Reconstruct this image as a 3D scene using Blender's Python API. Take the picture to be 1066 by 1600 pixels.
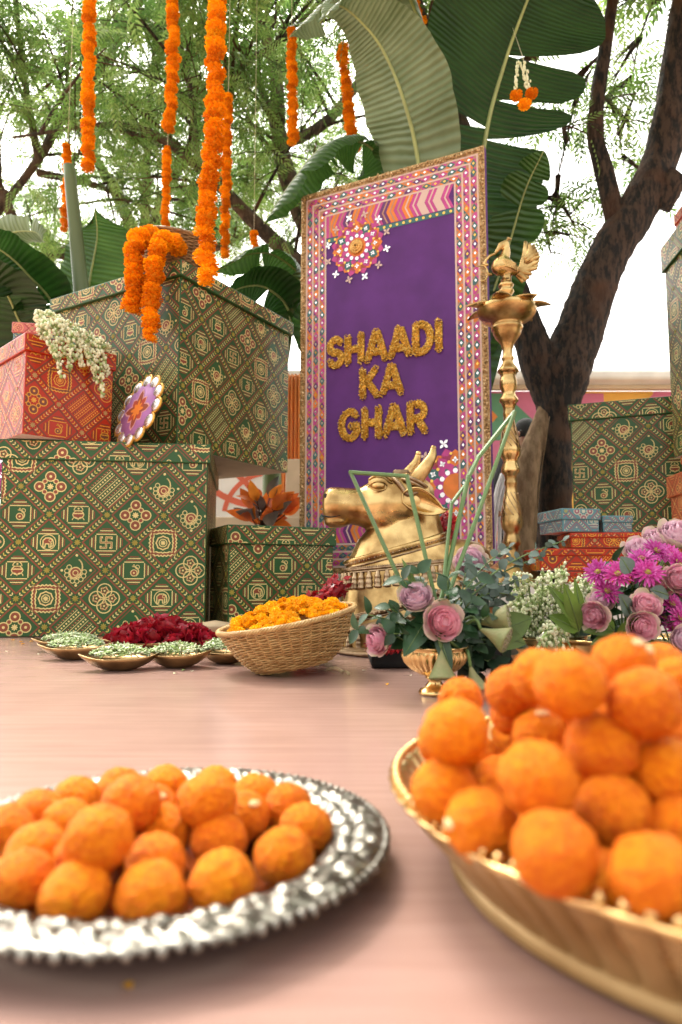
import bpy, bmesh, math, random
import numpy as np
from mathutils import Vector, Matrix, Quaternion, noise as mnoise
R = math.radians
PI = math.pi
random.seed(11)
scene = bpy.context.scene
for _o in list(bpy.data.objects):
    bpy.data.objects.remove(_o)
COL = scene.collection

# ------------------------------------------------------------------ camera
CAM_Z, PITCH, FPX = 0.24, R(5.6), 1600 * 24 / 36.0
cam_data = bpy.data.cameras.new('camera')
cam_data.sensor_fit = 'VERTICAL'; cam_data.sensor_height = 36.0; cam_data.sensor_width = 24.0
cam_data.lens = 24.0; cam_data.clip_start = 0.02; cam_data.clip_end = 500
cam_data.dof.use_dof = True; cam_data.dof.focus_distance = 2.05; cam_data.dof.aperture_fstop = 3.6
camera = bpy.data.objects.new('camera', cam_data); COL.objects.link(camera)
camera.location = (0, 0, CAM_Z); camera.rotation_euler = (R(90) + PITCH, 0, 0)
scene.camera = camera

# ------------------------------------------------------------------ light
SUN_AZ, SUN_EL = R(-28), R(56)          # compass from +Y clockwise; where the sun stands
world = bpy.data.worlds.new('World'); scene.world = world; world.use_nodes = True
_nt = world.node_tree; _nt.nodes.clear()
_sky = _nt.nodes.new('ShaderNodeTexSky'); _sky.sky_type = 'NISHITA'; _sky.sun_disc = False
_sky.sun_elevation = SUN_EL; _sky.sun_rotation = SUN_AZ
_sky.air_density = 1.0; _sky.dust_density = 7.0; _sky.ozone_density = 1.0
_hs = _nt.nodes.new('ShaderNodeHueSaturation'); _hs.inputs['Saturation'].default_value = 0.12
_bg = _nt.nodes.new('ShaderNodeBackground'); _bg.inputs['Strength'].default_value = 0.15
_wo = _nt.nodes.new('ShaderNodeOutputWorld')
_tn = _nt.nodes.new('ShaderNodeMix'); _tn.data_type = 'RGBA'; _tn.blend_type = 'MULTIPLY'; _tn.inputs[0].default_value = 1.0; _tn.inputs[7].default_value = (1.0, 0.965, 0.90, 1)   # thin warm haze
_nt.links.new(_sky.outputs[0], _hs.inputs['Color']); _nt.links.new(_hs.outputs[0], _tn.inputs[6]); _nt.links.new(_tn.outputs[2], _bg.inputs['Color'])
_nt.links.new(_bg.outputs[0], _wo.inputs['Surface'])
_sl = bpy.data.lights.new('sun', 'SUN'); _sl.energy = 1.5; _sl.angle = R(14); _sl.color = (1.0, 0.94, 0.85)
sun = bpy.data.objects.new('sun', _sl); COL.objects.link(sun)
_sd = Vector((math.sin(SUN_AZ) * math.cos(SUN_EL), math.cos(SUN_AZ) * math.cos(SUN_EL), math.sin(SUN_EL)))
sun.rotation_euler = (-_sd).to_track_quat('-Z', 'Y').to_euler(); sun.location = _sd * 30
scene.view_settings.view_transform = 'Standard'; scene.view_settings.look = 'None'
scene.view_settings.exposure = 2.2; scene.view_settings.gamma = 1.0
scene.render.engine = 'CYCLES'
scene.cycles.use_denoising = True
scene.cycles.max_bounces = 8; scene.cycles.diffuse_bounces = 4; scene.cycles.glossy_bounces = 3
scene.cycles.transmission_bounces = 6; scene.cycles.transparent_max_bounces = 8
scene.cycles.sample_clamp_indirect = 6.0; scene.cycles.caustics_reflective = False; scene.cycles.caustics_refractive = False

# ------------------------------------------------------------------ helpers
def at(px, py, Y):
    """a sight line of the photograph, followed to depth Y (metres in front of the lens)"""
    u = (px - 533) / FPX; v = (800 - py) / FPX
    d = Vector((u, math.cos(PITCH) - v * math.sin(PITCH), math.sin(PITCH) + v * math.cos(PITCH)))
    return Vector((0, 0, CAM_Z)) + d * (Y / d.y)
def atz(px, py, z):
    u = (px - 533) / FPX; v = (800 - py) / FPX
    d = Vector((u, math.cos(PITCH) - v * math.sin(PITCH), math.sin(PITCH) + v * math.cos(PITCH)))
    return Vector((0, 0, CAM_Z)) + d * ((z - CAM_Z) / d.z)

def worldm(o):
    m = o.matrix_basis.copy()
    if o.parent is not None:
        m = worldm(o.parent) @ o.matrix_parent_inverse @ m
    return m

class MB:
    """collects polygons for one mesh"""
    def __init__(s):
        s.v = []; s.f = []; s.m = []; s.sm = []
    def add(s, vs, fs, mi=0, smooth=False):
        b = len(s.v); s.v.extend([tuple(p) for p in vs])
        for f in fs:
            s.f.append([b + i for i in f]); s.m.append(mi); s.sm.append(smooth)
        return s
    def box(s, c, size, rz=0, mi=0, bev=0.0, M=None):
        bm = bmesh.new(); bmesh.ops.create_cube(bm, size=1)
        for v in bm.verts: v.co = Vector((v.co.x * size[0], v.co.y * size[1], v.co.z * size[2]))
        if bev > 0:
            bmesh.ops.bevel(bm, geom=list(bm.edges), offset=bev, segments=2, affect='EDGES', profile=0.5)
        T = Matrix.Translation(Vector(c)) @ Matrix.Rotation(rz, 4, 'Z')
        if M is not None: T = M @ T
        bm.verts.index_update()
        s.add([T @ v.co for v in bm.verts], [[v.index for v in f.verts] for f in bm.faces], mi, False); bm.free()
        return s
    def tube(s, pts, rad, n=8, mi=0, cap=True, smooth=True, flat=1.0, up=None):
        pts = [Vector(p) for p in pts]; k = len(pts)
        if not hasattr(rad, '__len__'): rad = [rad] * k
        vs = []; prev = None
        for i in range(k):
            t = (pts[min(i + 1, k - 1)] - pts[max(i - 1, 0)])
            if t.length < 1e-9: t = Vector((0, 0, 1))
            t.normalize()
            if prev is None:
                a = Vector(up) if up is not None else (Vector((0, 0, 1)) if abs(t.z) < 0.9 else Vector((1, 0, 0)))
                nrm = (a - t * a.dot(t)).normalized()
            else:
                nrm = (prev - t * prev.dot(t))
                nrm = nrm.normalized() if nrm.length > 1e-6 else t.orthogonal().normalized()
            prev = nrm; b = t.cross(nrm)
            for j in range(n):
                a = 2 * PI * j / n
                vs.append(pts[i] + (nrm * math.cos(a) * flat + b * math.sin(a)) * rad[i])
        fs = []
        for i in range(k - 1):
            for j in range(n):
                j2 = (j + 1) % n
                fs.append([i * n + j, i * n + j2, (i + 1) * n + j2, (i + 1) * n + j])
        if cap:
            fs.append(list(range(n))[::-1]); fs.append([(k - 1) * n + j for j in range(n)])
        return s.add(vs, fs, mi, smooth)
    def lathe(s, prof, n=32, c=(0, 0, 0), mi=0, M=None, smooth=True, radf=None):
        vs = []; fs = []; k = len(prof); c = Vector(c)
        for i, (r, z) in enumerate(prof):
            for j in range(n):
                a = 2 * PI * j / n; rr = r * (radf(a, i, z) if radf else 1)
                p = c + Vector((rr * math.cos(a), rr * math.sin(a), z))
                vs.append(M @ p if M is not None else p)
        for i in range(k - 1):
            for j in range(n):
                j2 = (j + 1) % n
                fs.append([i * n + j, i * n + j2, (i + 1) * n + j2, (i + 1) * n + j])
        return s.add(vs, fs, mi, smooth)
    def ball(s, c, r, u=10, w=7, mi=0, M=None, smooth=True):
        if not hasattr(r, '__len__'): r = (r, r, r)
        c = Vector(c); vs = []; fs = []
        for i in range(w + 1):
            th = PI * i / w
            for j in range(u):
                ph = 2 * PI * j / u
                p = Vector((r[0] * math.sin(th) * math.cos(ph), r[1] * math.sin(th) * math.sin(ph), r[2] * math.cos(th)))
                if M is not None: p = M @ p
                vs.append(c + p)
        for i in range(w):
            for j in range(u):
                j2 = (j + 1) % u
                fs.append([i * u + j, (i + 1) * u + j, (i + 1) * u + j2, i * u + j2])
        return s.add(vs, fs, mi, smooth)
    def octa(s, c, r, mi=0):
        q = Quaternion((random.gauss(0, 1), random.gauss(0, 1), random.gauss(0, 1), random.gauss(0, 1))).normalized()
        c = Vector(c)
        vs = [c + q @ (Vector(d) * r) for d in ((1, 0, 0), (-1, 0, 0), (0, 1, 0), (0, -1, 0), (0, 0, 1), (0, 0, -1))]
        fs = [(0, 2, 4), (2, 1, 4), (1, 3, 4), (3, 0, 4), (2, 0, 5), (1, 2, 5), (3, 1, 5), (0, 3, 5)]
        return s.add(vs, fs, mi, False)
    def loft(s, rings, mi=0, cap=True, smooth=True):
        n = len(rings[0]); vs = [p for r in rings for p in r]; fs = []
        for i in range(len(rings) - 1):
            for j in range(n):
                j2 = (j + 1) % n
                fs.append([i * n + j, i * n + j2, (i + 1) * n + j2, (i + 1) * n + j])
        if cap:
            fs.append(list(range(n))[::-1]); fs.append([(len(rings) - 1) * n + j for j in range(n)])
        return s.add(vs, fs, mi, smooth)
    def mesh(s, name, mats):
        me = bpy.data.meshes.new(name); me.from_pydata(s.v, [], s.f)
        for m in (mats if isinstance(mats, (list, tuple)) else [mats]): me.materials.append(m)
        me.polygons.foreach_set('material_index', s.m); me.polygons.foreach_set('use_smooth', s.sm)
        me.update(); return me
    def build(s, name, mats, parent=None, world=False):
        return obj(name, s.mesh(name, mats), parent, world)

def obj(name, me, parent=None, world=False):
    o = bpy.data.objects.new(name, me); COL.objects.link(o)
    if parent is not None:
        o.parent = parent
        if world: o.matrix_parent_inverse = worldm(parent).inverted()
    return o
def tag(o, label=None, cat=None, group=None, kind=None):
    if label: o['label'] = label
    if cat: o['category'] = cat
    if group: o['group'] = group
    if kind: o['kind'] = kind
    return o
def thing(name, label, cat, loc=(0, 0, 0), rz=0, group=None):
    o = bpy.data.objects.new(name, None); COL.objects.link(o); o.empty_display_size = 0.05
    o.location = loc; o.rotation_euler = (0, 0, rz)
    return tag(o, label, cat, group)
def copy_tree(o, parent=None):
    c = o.copy(); COL.objects.link(c)
    if parent is not None: c.parent = parent; c.matrix_parent_inverse = o.matrix_parent_inverse.copy()
    for ch in o.children: copy_tree(ch, c)
    return c
def spline(pts, n):
    """Catmull-Rom through points"""
    pts = [Vector(p) for p in pts]; P = [2 * pts[0] - pts[1]] + pts + [2 * pts[-1] - pts[-2]]
    out = []; k = len(pts) - 1
    for i in range(n + 1):
        t = i / n * k; s = min(int(t), k - 1); t -= s
        a, b, c, d = P[s:s + 4]
        out.append(0.5 * ((2 * b) + (c - a) * t + (2 * a - 5 * b + 4 * c - d) * t * t + (3 * b - a - 3 * c + d) * t ** 3))
    return out
def lerp(a, b, t): return a + (b - a) * t
def interp(x, xs, ys): return float(np.interp(x, xs, ys))
def smooth_mesh(me):
    me.polygons.foreach_set('use_smooth', [True] * len(me.polygons))

# ------------------------------------------------------------------ materials
def mat(name, col, rough=0.5, metal=0.0, var=0.0, vscale=20.0, col2=None, bump=0.0, bscale=60.0, spec=0.5, coat=0.0,
        trans=0.0, objvar=0.0, stretch=None, rvar=0.0, detail=4.0, sheen=0.0, sss=0.0, sssr=0.01, bdist=0.01, vor=False):
    m = bpy.data.materials.new(name); m.use_nodes = True; nt = m.node_tree; N = nt.nodes; L = nt.links
    b = N['Principled BSDF']
    b.inputs['Roughness'].default_value = rough; b.inputs['Metallic'].default_value = metal
    b.inputs['Specular IOR Level'].default_value = spec; b.inputs['Coat Weight'].default_value = coat
    b.inputs['Coat Roughness'].default_value = 0.15
    c4 = (*col, 1); b.inputs['Base Color'].default_value = c4
    tc = N.new('ShaderNodeTexCoord'); mp = N.new('ShaderNodeMapping'); L.new(tc.outputs['Object'], mp.inputs['Vector'])
    if stretch: mp.inputs['Scale'].default_value = stretch
    out = None
    if var > 0 or col2 is not None:
        nz = N.new('ShaderNodeTexNoise'); nz.inputs['Scale'].default_value = vscale; nz.inputs['Detail'].default_value = detail
        L.new(mp.outputs[0], nz.inputs['Vector'])
        rp = N.new('ShaderNodeValToRGB'); L.new(nz.outputs['Fac'], rp.inputs['Fac'])
        c2 = col2 if col2 is not None else tuple(x * (1 - var) for x in col)
        c1 = col if col2 is not None else tuple(min(1, x * (1 + var)) for x in col)
        rp.color_ramp.elements[0].position = 0.36; rp.color_ramp.elements[0].color = (*c2, 1)
        rp.color_ramp.elements[1].position = 0.64; rp.color_ramp.elements[1].color = (*c1, 1)
        out = rp.outputs['Color']
    if objvar > 0:
        oi = N.new('ShaderNodeObjectInfo'); hs = N.new('ShaderNodeHueSaturation')
        mr = N.new('ShaderNodeMapRange'); mr.inputs['To Min'].default_value = 1 - objvar; mr.inputs['To Max'].default_value = 1 + objvar
        mh = N.new('ShaderNodeMapRange'); mh.inputs['To Min'].default_value = 0.5 - objvar * 0.06; mh.inputs['To Max'].default_value = 0.5 + objvar * 0.06
        L.new(oi.outputs['Random'], mr.inputs['Value']); L.new(oi.outputs['Random'], mh.inputs['Value'])
        L.new(mr.outputs[0], hs.inputs['Value']); L.new(mh.outputs[0], hs.inputs['Hue'])
        if out is not None: L.new(out, hs.inputs['Color'])
        else: hs.inputs['Color'].default_value = c4
        out = hs.outputs['Color']
    if out is not None: L.new(out, b.inputs['Base Color'])
    if rvar > 0:
        nr = N.new('ShaderNodeTexNoise'); nr.inputs['Scale'].default_value = vscale * 0.7; nr.inputs['Detail'].default_value = 5
        L.new(mp.outputs[0], nr.inputs['Vector'])
        mr = N.new('ShaderNodeMapRange'); mr.inputs['To Min'].default_value = max(0.03, rough - rvar); mr.inputs['To Max'].default_value = rough + rvar
        mr.inputs['From Min'].default_value = 0.3; mr.inputs['From Max'].default_value = 0.7
        L.new(nr.outputs['Fac'], mr.inputs['Value']); L.new(mr.outputs[0], b.inputs['Roughness'])
    if bump > 0:
        if vor:
            bn = N.new('ShaderNodeTexVoronoi'); bn.inputs['Scale'].default_value = bscale; L.new(mp.outputs[0], bn.inputs['Vector']); bo = bn.outputs['Distance']
        else:
            bn = N.new('ShaderNodeTexNoise'); bn.inputs['Scale'].default_value = bscale; bn.inputs['Detail'].default_value = 5
            L.new(mp.outputs[0], bn.inputs['Vector']); bo = bn.outputs['Fac']
        bu = N.new('ShaderNodeBump'); bu.inputs['Strength'].default_value = bump; bu.inputs['Distance'].default_value = bdist
        if vor: bu.invert = True
        L.new(bo, bu.inputs['Height']); L.new(bu.outputs[0], b.inputs['Normal'])
    if sss > 0:
        b.inputs['Subsurface Weight'].default_value = sss; b.inputs['Subsurface Scale'].default_value = sssr
    if trans > 0:                      # thin leaf or petal: light passes through
        tr = N.new('ShaderNodeBsdfTranslucent'); mx = N.new('ShaderNodeMixShader'); mx.inputs[0].default_value = trans
        if out is not None: L.new(out, tr.inputs['Color'])
        else: tr.inputs['Color'].default_value = c4
        L.new(b.outputs[0], mx.inputs[1]); L.new(tr.outputs[0], mx.inputs[2])
        L.new(mx.outputs[0], N['Material Output'].inputs['Surface'])
    return m

M = {}
M['brass'] = mat('brass', (0.68, 0.47, 0.20), 0.3, 1.0, vscale=13, col2=(0.28, 0.165, 0.06), bump=0.2, bscale=60, rvar=0.12, bdist=0.004, detail=7)
M['brass_old'] = mat('brass_old', (0.46, 0.33, 0.20), 0.38, 1.0, vscale=30, col2=(0.23, 0.15, 0.09), bump=0.3, bscale=160, rvar=0.1, bdist=0.003)
M['gold'] = mat('gold_bright', (0.78, 0.52, 0.22), 0.22, 1.0, var=0.12, vscale=12, rvar=0.08, bump=0.05, bscale=30)
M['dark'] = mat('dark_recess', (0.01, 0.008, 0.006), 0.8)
M['silver'] = mat('silver', (0.30, 0.285, 0.25), 0.36, 1.0, vscale=50, col2=(0.12, 0.11, 0.09), rvar=0.08, bump=0.25, bscale=260, bdist=0.002)
M['silver_well'] = mat('silver_well', (0.72, 0.66, 0.55), 0.16, 1.0, var=0.15, vscale=15, rvar=0.06)
M['marigold'] = mat('marigold', (0.88, 0.31, 0.004), 0.7, 0, spec=0.2, var=0.15, vscale=4, objvar=0.2, trans=0.25)
M['marigold_far'] = M['marigold']
M['marigold_yellow'] = mat('marigold_yellow', (0.88, 0.42, 0.006), 0.7, 0, spec=0.2, var=0.15, vscale=4, objvar=0.1, trans=0.25)
M['petal_red'] = mat('petal_red', (0.28, 0.006, 0.014), 0.45, 0, var=0.35, vscale=25, trans=0.2)
M['rose_pink'] = mat('rose_pink', (0.84, 0.52, 0.58), 0.6, 0, vscale=2.5, col2=(0.76, 0.36, 0.46), trans=0.25, objvar=0.12)
M['rose_lilac'] = mat('rose_lilac', (0.80, 0.62, 0.70), 0.6, 0, vscale=2.5, col2=(0.76, 0.50, 0.60), trans=0.25)
M['rose_guard'] = mat('rose_guard', (0.52, 0.54, 0.30), 0.6, 0, vscale=2.0, col2=(0.74, 0.52, 0.52), trans=0.25)
M['magenta'] = mat('magenta', (0.52, 0.010, 0.26), 0.5, 0, vscale=3, col2=(0.62, 0.12, 0.44), trans=0.25, objvar=0.15)
M['leaf_dark'] = mat('leaf_dark', (0.022, 0.065, 0.022), 0.38, 0, var=0.4, vscale=18, trans=0.2, objvar=0.2)
M['leaf_fresh'] = mat('leaf_fresh', (0.10, 0.17, 0.025), 0.42, 0, var=0.3, vscale=14, trans=0.3, objvar=0.15)
M['leaf_gray'] = mat('leaf_gray', (0.095, 0.14, 0.115), 0.55, 0, var=0.3, vscale=14, trans=0.15, objvar=0.15)
M['stem'] = mat('stem_green', (0.10, 0.17, 0.045), 0.45, 0, var=0.25, vscale=10)
M['sedge'] = mat('sedge_green', (0.12, 0.22, 0.075), 0.4, 0, var=0.2, vscale=6, stretch=(1, 1, 0.2))
M['pod'] = mat('pod_green', (0.17, 0.20, 0.07), 0.55, 0, vscale=30, col2=(0.24, 0.22, 0.09), bump=0.3, bscale=70)
M['pod_top'] = mat('pod_top', (0.22, 0.20, 0.12), 0.7, 0, var=0.3, vscale=120)
M['bud_white'] = mat('bud_white', (0.80, 0.80, 0.58), 0.5, 0, vscale=25, col2=(0.66, 0.70, 0.42), sss=0.0)
M['bud_green'] = mat('bud_green', (0.28, 0.38, 0.13), 0.5, 0, var=0.35, vscale=50)
M['cane'] = mat('cane', (0.55, 0.36, 0.14), 0.42, 0, vscale=40, col2=(0.40, 0.23, 0.075), bump=0.2, bscale=120, bdist=0.003)
M['cane_dark'] = mat('cane_dark', (0.30, 0.16, 0.055), 0.5, 0, var=0.35, vscale=40, bump=0.2, bscale=120, bdist=0.003)
M['jute'] = mat('jute', (0.46, 0.34, 0.20), 0.8, 0, var=0.3, vscale=60)
M['laddu'] = mat('laddu', (0.92, 0.27, 0.004), 0.5, 0, vscale=5, col2=(0.76, 0.145, 0.002), objvar=0.07, bump=0.5, bscale=22, bdist=0.03, spec=0.22, vor=True, detail=9)
M['seed'] = mat('melon_seed', (0.80, 0.55, 0.26), 0.45, 0, var=0.1)
M['thread'] = mat('thread', (0.7, 0.6, 0.42), 0.8)
# ================================================================== setting
def floor_mat():
    m = bpy.data.materials.new('stage_laminate'); m.use_nodes = True; nt = m.node_tree; N = nt.nodes; L = nt.links
    b = N['Principled BSDF']; tc = N.new('ShaderNodeTexCoord')
    def nz(scale, stretch, detail=5):
        mp = N.new('ShaderNodeMapping'); mp.inputs['Scale'].default_value = stretch; L.new(tc.outputs['Object'], mp.inputs['Vector'])
        n = N.new('ShaderNodeTexNoise'); n.inputs['Scale'].default_value = scale; n.inputs['Detail'].default_value = detail
        L.new(mp.outputs[0], n.inputs['Vector']); return n
    g = nz(60, (0.06, 1.3, 1)); g2 = nz(3.0, (1, 1, 1))
    rp = N.new('ShaderNodeValToRGB'); rp.color_ramp.elements[0].position = 0.3; rp.color_ramp.elements[0].color = (0.37, 0.222, 0.182, 1)
    rp.color_ramp.elements[1].position = 0.72; rp.color_ramp.elements[1].color = (0.43, 0.27, 0.225, 1)
    L.new(g.outputs['Fac'], rp.inputs['Fac'])
    mx = N.new('ShaderNodeMix'); mx.data_type = 'RGBA'; mx.blend_type = 'MULTIPLY'; mx.inputs[0].default_value = 0.5
    r2 = N.new('ShaderNodeValToRGB'); r2.color_ramp.elements[0].position = 0.35; r2.color_ramp.elements[0].color = (0.72, 0.70, 0.68, 1)
    r2.color_ramp.elements[1].position = 0.65; r2.color_ramp.elements[1].color = (1, 1, 1, 1); L.new(g2.outputs['Fac'], r2.inputs['Fac'])
    L.new(rp.outputs[0], mx.inputs[6]); L.new(r2.outputs[0], mx.inputs[7]); L.new(mx.outputs[2], b.inputs['Base Color'])
    s = nz(70, (0.08, 1.5, 1)); mr = N.new('ShaderNodeMapRange'); mr.inputs['From Min'].default_value = 0.3; mr.inputs['From Max'].default_value = 0.7
    mr.inputs['To Min'].default_value = 0.17; mr.inputs['To Max'].default_value = 0.27; L.new(s.outputs['Fac'], mr.inputs['Value']); L.new(mr.outputs[0], b.inputs['Roughness'])
    f = nz(110, (0.07, 1.6, 1)); bu = N.new('ShaderNodeBump'); bu.inputs['Strength'].default_value = 0.04; bu.inputs['Distance'].default_value = 0.002
    L.new(f.outputs['Fac'], bu.inputs['Height']); L.new(bu.outputs[0], b.inputs['Normal'])
    b.inputs['Specular IOR Level'].default_value = 0.55
    return m
M['floor'] = floor_mat()
M['earth'] = mat('earth', (0.24, 0.17, 0.11), 0.9, 0, var=0.3, vscale=1.5, bump=0.4, bscale=9)
M['platform'] = mat('platform_paint', (0.62, 0.58, 0.52), 0.5, 0, var=0.08, vscale=6, bump=0.1, bscale=80)
tag(MB().box((0, 0, -0.22), (160, 160, 0.2)).build('ground', M['earth']), kind='structure')
tag(MB().box((0, 1.05, -0.059), (9.0, 5.7, 0.118), bev=0.004).build('stage_floor', M['floor']), kind='structure')
tag(MB().box((1.75, 3.32, 0.1105), (2.5, 1.3, 0.215), bev=0.006).build('stage_step', M['platform']), kind='structure')

# ---- the colourful tent wall far behind
PAL = {'orange': (0.80, 0.27, 0.06), 'coral': (0.72, 0.16, 0.09), 'pink': (0.66, 0.20, 0.34), 'plum': (0.36, 0.10, 0.28),
       'green': (0.13, 0.33, 0.20), 'yellow': (0.80, 0.48, 0.10), 'cream': (0.75, 0.66, 0.52), 'white': (0.80, 0.78, 0.74)}
for k, c in PAL.items(): M['cloth_' + k] = mat('cloth_' + k, c, 0.75, 0, var=0.08, vscale=3, trans=0.15)
def tent_wall():
    w = thing('tent_wall', 'far festive tent wall of orange, pink and green geometric cloth panels', 'tent wall', (2, 9, -0.12))
    rnd = random.Random(5)
    keys = ['orange', 'coral', 'pink', 'plum', 'green', 'yellow', 'orange', 'coral']
    x = -1.2; k = 0
    while x < 8.5:
        wd = 1.35; mb = MB(); ms = [M['cloth_' + q] for q in ('orange', 'coral', 'pink', 'plum', 'green', 'yellow', 'cream', 'white')]
        mb.box((x + wd / 2, 9.0, 1.325), (wd - 0.01, 0.05, 2.85), mi=rnd.choice([0, 5, 2]))
        for r in range(4):
            z0 = 0.07 + r * 0.67
            for c in range(2):
                x0 = x + 0.02 + c * wd / 2; x1 = x0 + wd / 2 - 0.02
                q = rnd.randrange(3); col = rnd.choice([0, 1, 2, 3, 4, 4, 5, 1]); yy = 8.968
                P = [(x0, yy, z0), (x1, yy, z0), (x1, yy, z0 + 0.64), (x0, yy, z0 + 0.64)]
                if q == 0: mb.add(P, [(0, 1, 2)], col)
                elif q == 1: mb.add(P, [(0, 1, 3)], col); mb.add(P, [(1, 2, 3)], rnd.choice([1, 2, 4]))
                else:
                    mb.add(P, [(0, 1, 2, 3)], col)
                    c2 = [(x0 + .1, yy - .004, z0 + .32), (x0 + .33, yy - .004, z0 + .05), (x1 - .08, yy - .004, z0 + .32), (x0 + .33, yy - .004, z0 + .6)]
                    mb.add(c2, [(0, 1, 2, 3)], rnd.choice([0, 2, 5, 4]))
        p = mb.build('cloth_panel', ms, w, True); x += wd; k += 1
    MB().box((3.6, 8.93, 2.785), (9.8, 0.12, 0.06), bev=0.015).build('top_rail', M['cloth_cream'], w, True)
    MB().box((3.6, 8.90, 2.885), (9.8, 0.5, 0.13), bev=0.04).build('valance', M['cloth_white'], w, True)
tent_wall()
def white_screen():
    w = thing('cloth_screen', 'white cloth screen with red curved bands seen under the overhanging green box', 'screen', (-2, 8.6, -0.12))
    MB().box((-2.4, 8.6, 0.9), (3.0, 0.04, 2.2)).build('cloth', M['cloth_white'], w, True)
    for (cx, cz, r, t) in ((-1.5, 0.35, 1.3, 0.1), (-1.0, 2.2, 1.0, 0.08), (-2.1, 0.6, 1.2, 0.07), (-0.9, 1.0, 0.55, 0.06)):
        mb = MB(); n = 28; vs = []; fs = []
        for i in range(n + 1):
            a = PI * 0.05 + PI * 0.9 * i / n; s = -1 if cz > 2 else 1
            for q in (r, r + t):
                x = cx + math.cos(a) * q; z = cz + s * math.sin(a) * q
                vs.append((min(max(x, -3.85), -0.92), 8.572 - 0.001 * t * 10, min(max(z, -0.15), 1.98)))
        for i in range(n): fs.append((2 * i, 2 * i + 1, 2 * i + 3, 2 * i + 2))
        mb.add(vs, fs); mb.build('curved_band', M['cloth_coral'], w, True)
white_screen()
def low_ledge():
    m = mat('ledge_plaster', (0.62, 0.47, 0.33), 0.8, 0, var=0.12, vscale=4)
    w = thing('garden_ledge', 'tan garden ledge with a square post behind the small green box', 'ledge', (-0.7, 6, -0.12))
    a = at(300, 808, 6.0); b = at(470, 808, 6.0)
    MB().box(((a.x + b.x) / 2, 6.12, a.z / 2 - 0.06), (b.x - a.x + 0.6, 0.3, a.z + 0.12), bev=0.01).build('ledge', m, w, True)
    p0 = at(446, 716, 6.0); p1 = at(475, 808, 6.0)
    MB().box(((p0.x + p1.x) / 2, 6.14, (p0.z + p1.z) / 2), (p1.x - p0.x, 0.2, p0.z - p1.z), bev=0.008).build('post', m, w, True)
    # orange drape hanging beside the sign
    d = MB(); n = 24; x0 = at(440, 640, 6.6).x; x1 = at(478, 640, 6.6).x; zt = at(455, 585, 6.6).z
    ring = lambda z: [(lerp(x0, x1, i / n), 6.6 + 0.035 * math.sin(i * 1.7) , z) for i in range(n + 1)]
    R0, R1 = ring(-0.12), ring(zt)
    d.add(R0 + R1, [(i, i + 1, n + 2 + i, n + 1 + i) for i in range(n)], 0, True)
    o = d.build('hanging_drape', M['cloth_orange']); mo = o.modifiers.new('thick', 'SOLIDIFY'); mo.thickness = 0.004
    tag(o, 'orange cloth drape hanging in folds between the tall green box and the sign', 'drape')
low_ledge()

# ================================================================== trees
def bark_mat(name, c1, c2, c3, sc):
    m = bpy.data.materials.new(name); m.use_nodes = True; nt = m.node_tree; N = nt.nodes; L = nt.links; b = N['Principled BSDF']
    b.inputs['Roughness'].default_value = 0.85
    tc = N.new('ShaderNodeTexCoord'); mp = N.new('ShaderNodeMapping'); mp.inputs['Scale'].default_value = (1, 1, 0.32); L.new(tc.outputs['Object'], mp.inputs['Vector'])
    n1 = N.new('ShaderNodeTexNoise'); n1.inputs['Scale'].default_value = sc; n1.inputs['Detail'].default_value = 8; n1.inputs['Roughness'].default_value = 0.65; L.new(mp.outputs[0], n1.inputs['Vector'])
    v1 = N.new('ShaderNodeTexVoronoi'); v1.inputs['Scale'].default_value = sc * 3.5; v1.feature = 'DISTANCE_TO_EDGE'
    ad = N.new('ShaderNodeVectorMath'); ad.operation = 'ADD'; L.new(mp.outputs[0], ad.inputs[0])
    sc1 = N.new('ShaderNodeVectorMath'); sc1.operation = 'SCALE'; sc1.inputs['Scale'].default_value = 0.3; L.new(n1.outputs['Color'], sc1.inputs[0]); L.new(sc1.outputs[0], ad.inputs[1])
    L.new(ad.outputs[0], v1.inputs['Vector'])
    rp = N.new('ShaderNodeValToRGB'); rp.color_ramp.elements[0].position = 0.43; rp.color_ramp.elements[0].color = (*c2, 1)
    rp.color_ramp.elements[1].position = 0.58; rp.color_ramp.elements[1].color = (*c1, 1); L.new(n1.outputs['Fac'], rp.inputs['Fac'])
    n2 = N.new('ShaderNodeTexNoise'); n2.inputs['Scale'].default_value = 3.1; n2.inputs['Detail'].default_value = 3; L.new(tc.outputs['Object'], n2.inputs['Vector'])
    r2 = N.new('ShaderNodeValToRGB'); r2.color_ramp.elements[0].position = 0.52; r2.color_ramp.elements[0].color = (0, 0, 0, 1); r2.color_ramp.elements[1].position = 0.66; r2.color_ramp.elements[1].color = (0.8, 0.8, 0.8, 1)
    L.new(n2.outputs['Fac'], r2.inputs['Fac'])
    mx = N.new('ShaderNodeMix'); mx.data_type = 'RGBA'; L.new(r2.outputs[0], mx.inputs[0]); L.new(rp.outputs[0], mx.inputs[6]); mx.inputs[7].default_value = (*c3, 1)
    L.new(mx.outputs[2], b.inputs['Base Color'])
    mr = N.new('ShaderNodeMapRange'); mr.inputs['From Max'].default_value = 0.12; L.new(v1.outputs['Distance'], mr.inputs['Value'])
    mm = N.new('ShaderNodeMath'); mm.operation = 'MULTIPLY_ADD'; mm.inputs[1].default_value = 0.22; L.new(mr.outputs[0], mm.inputs[0]); L.new(n1.outputs['Fac'], mm.inputs[2])
    bu = N.new('ShaderNodeBump'); bu.inputs['Strength'].default_value = 1.0; bu.inputs['Distance'].default_value = 0.05
    L.new(mm.outputs[0], bu.inputs['Height']); L.new(bu.outputs[0], b.inputs['Normal'])
    return m
M['bark'] = bark_mat('bark', (0.15, 0.085, 0.055), (0.014, 0.009, 0.007), (0.21, 0.08, 0.03), 34)
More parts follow.
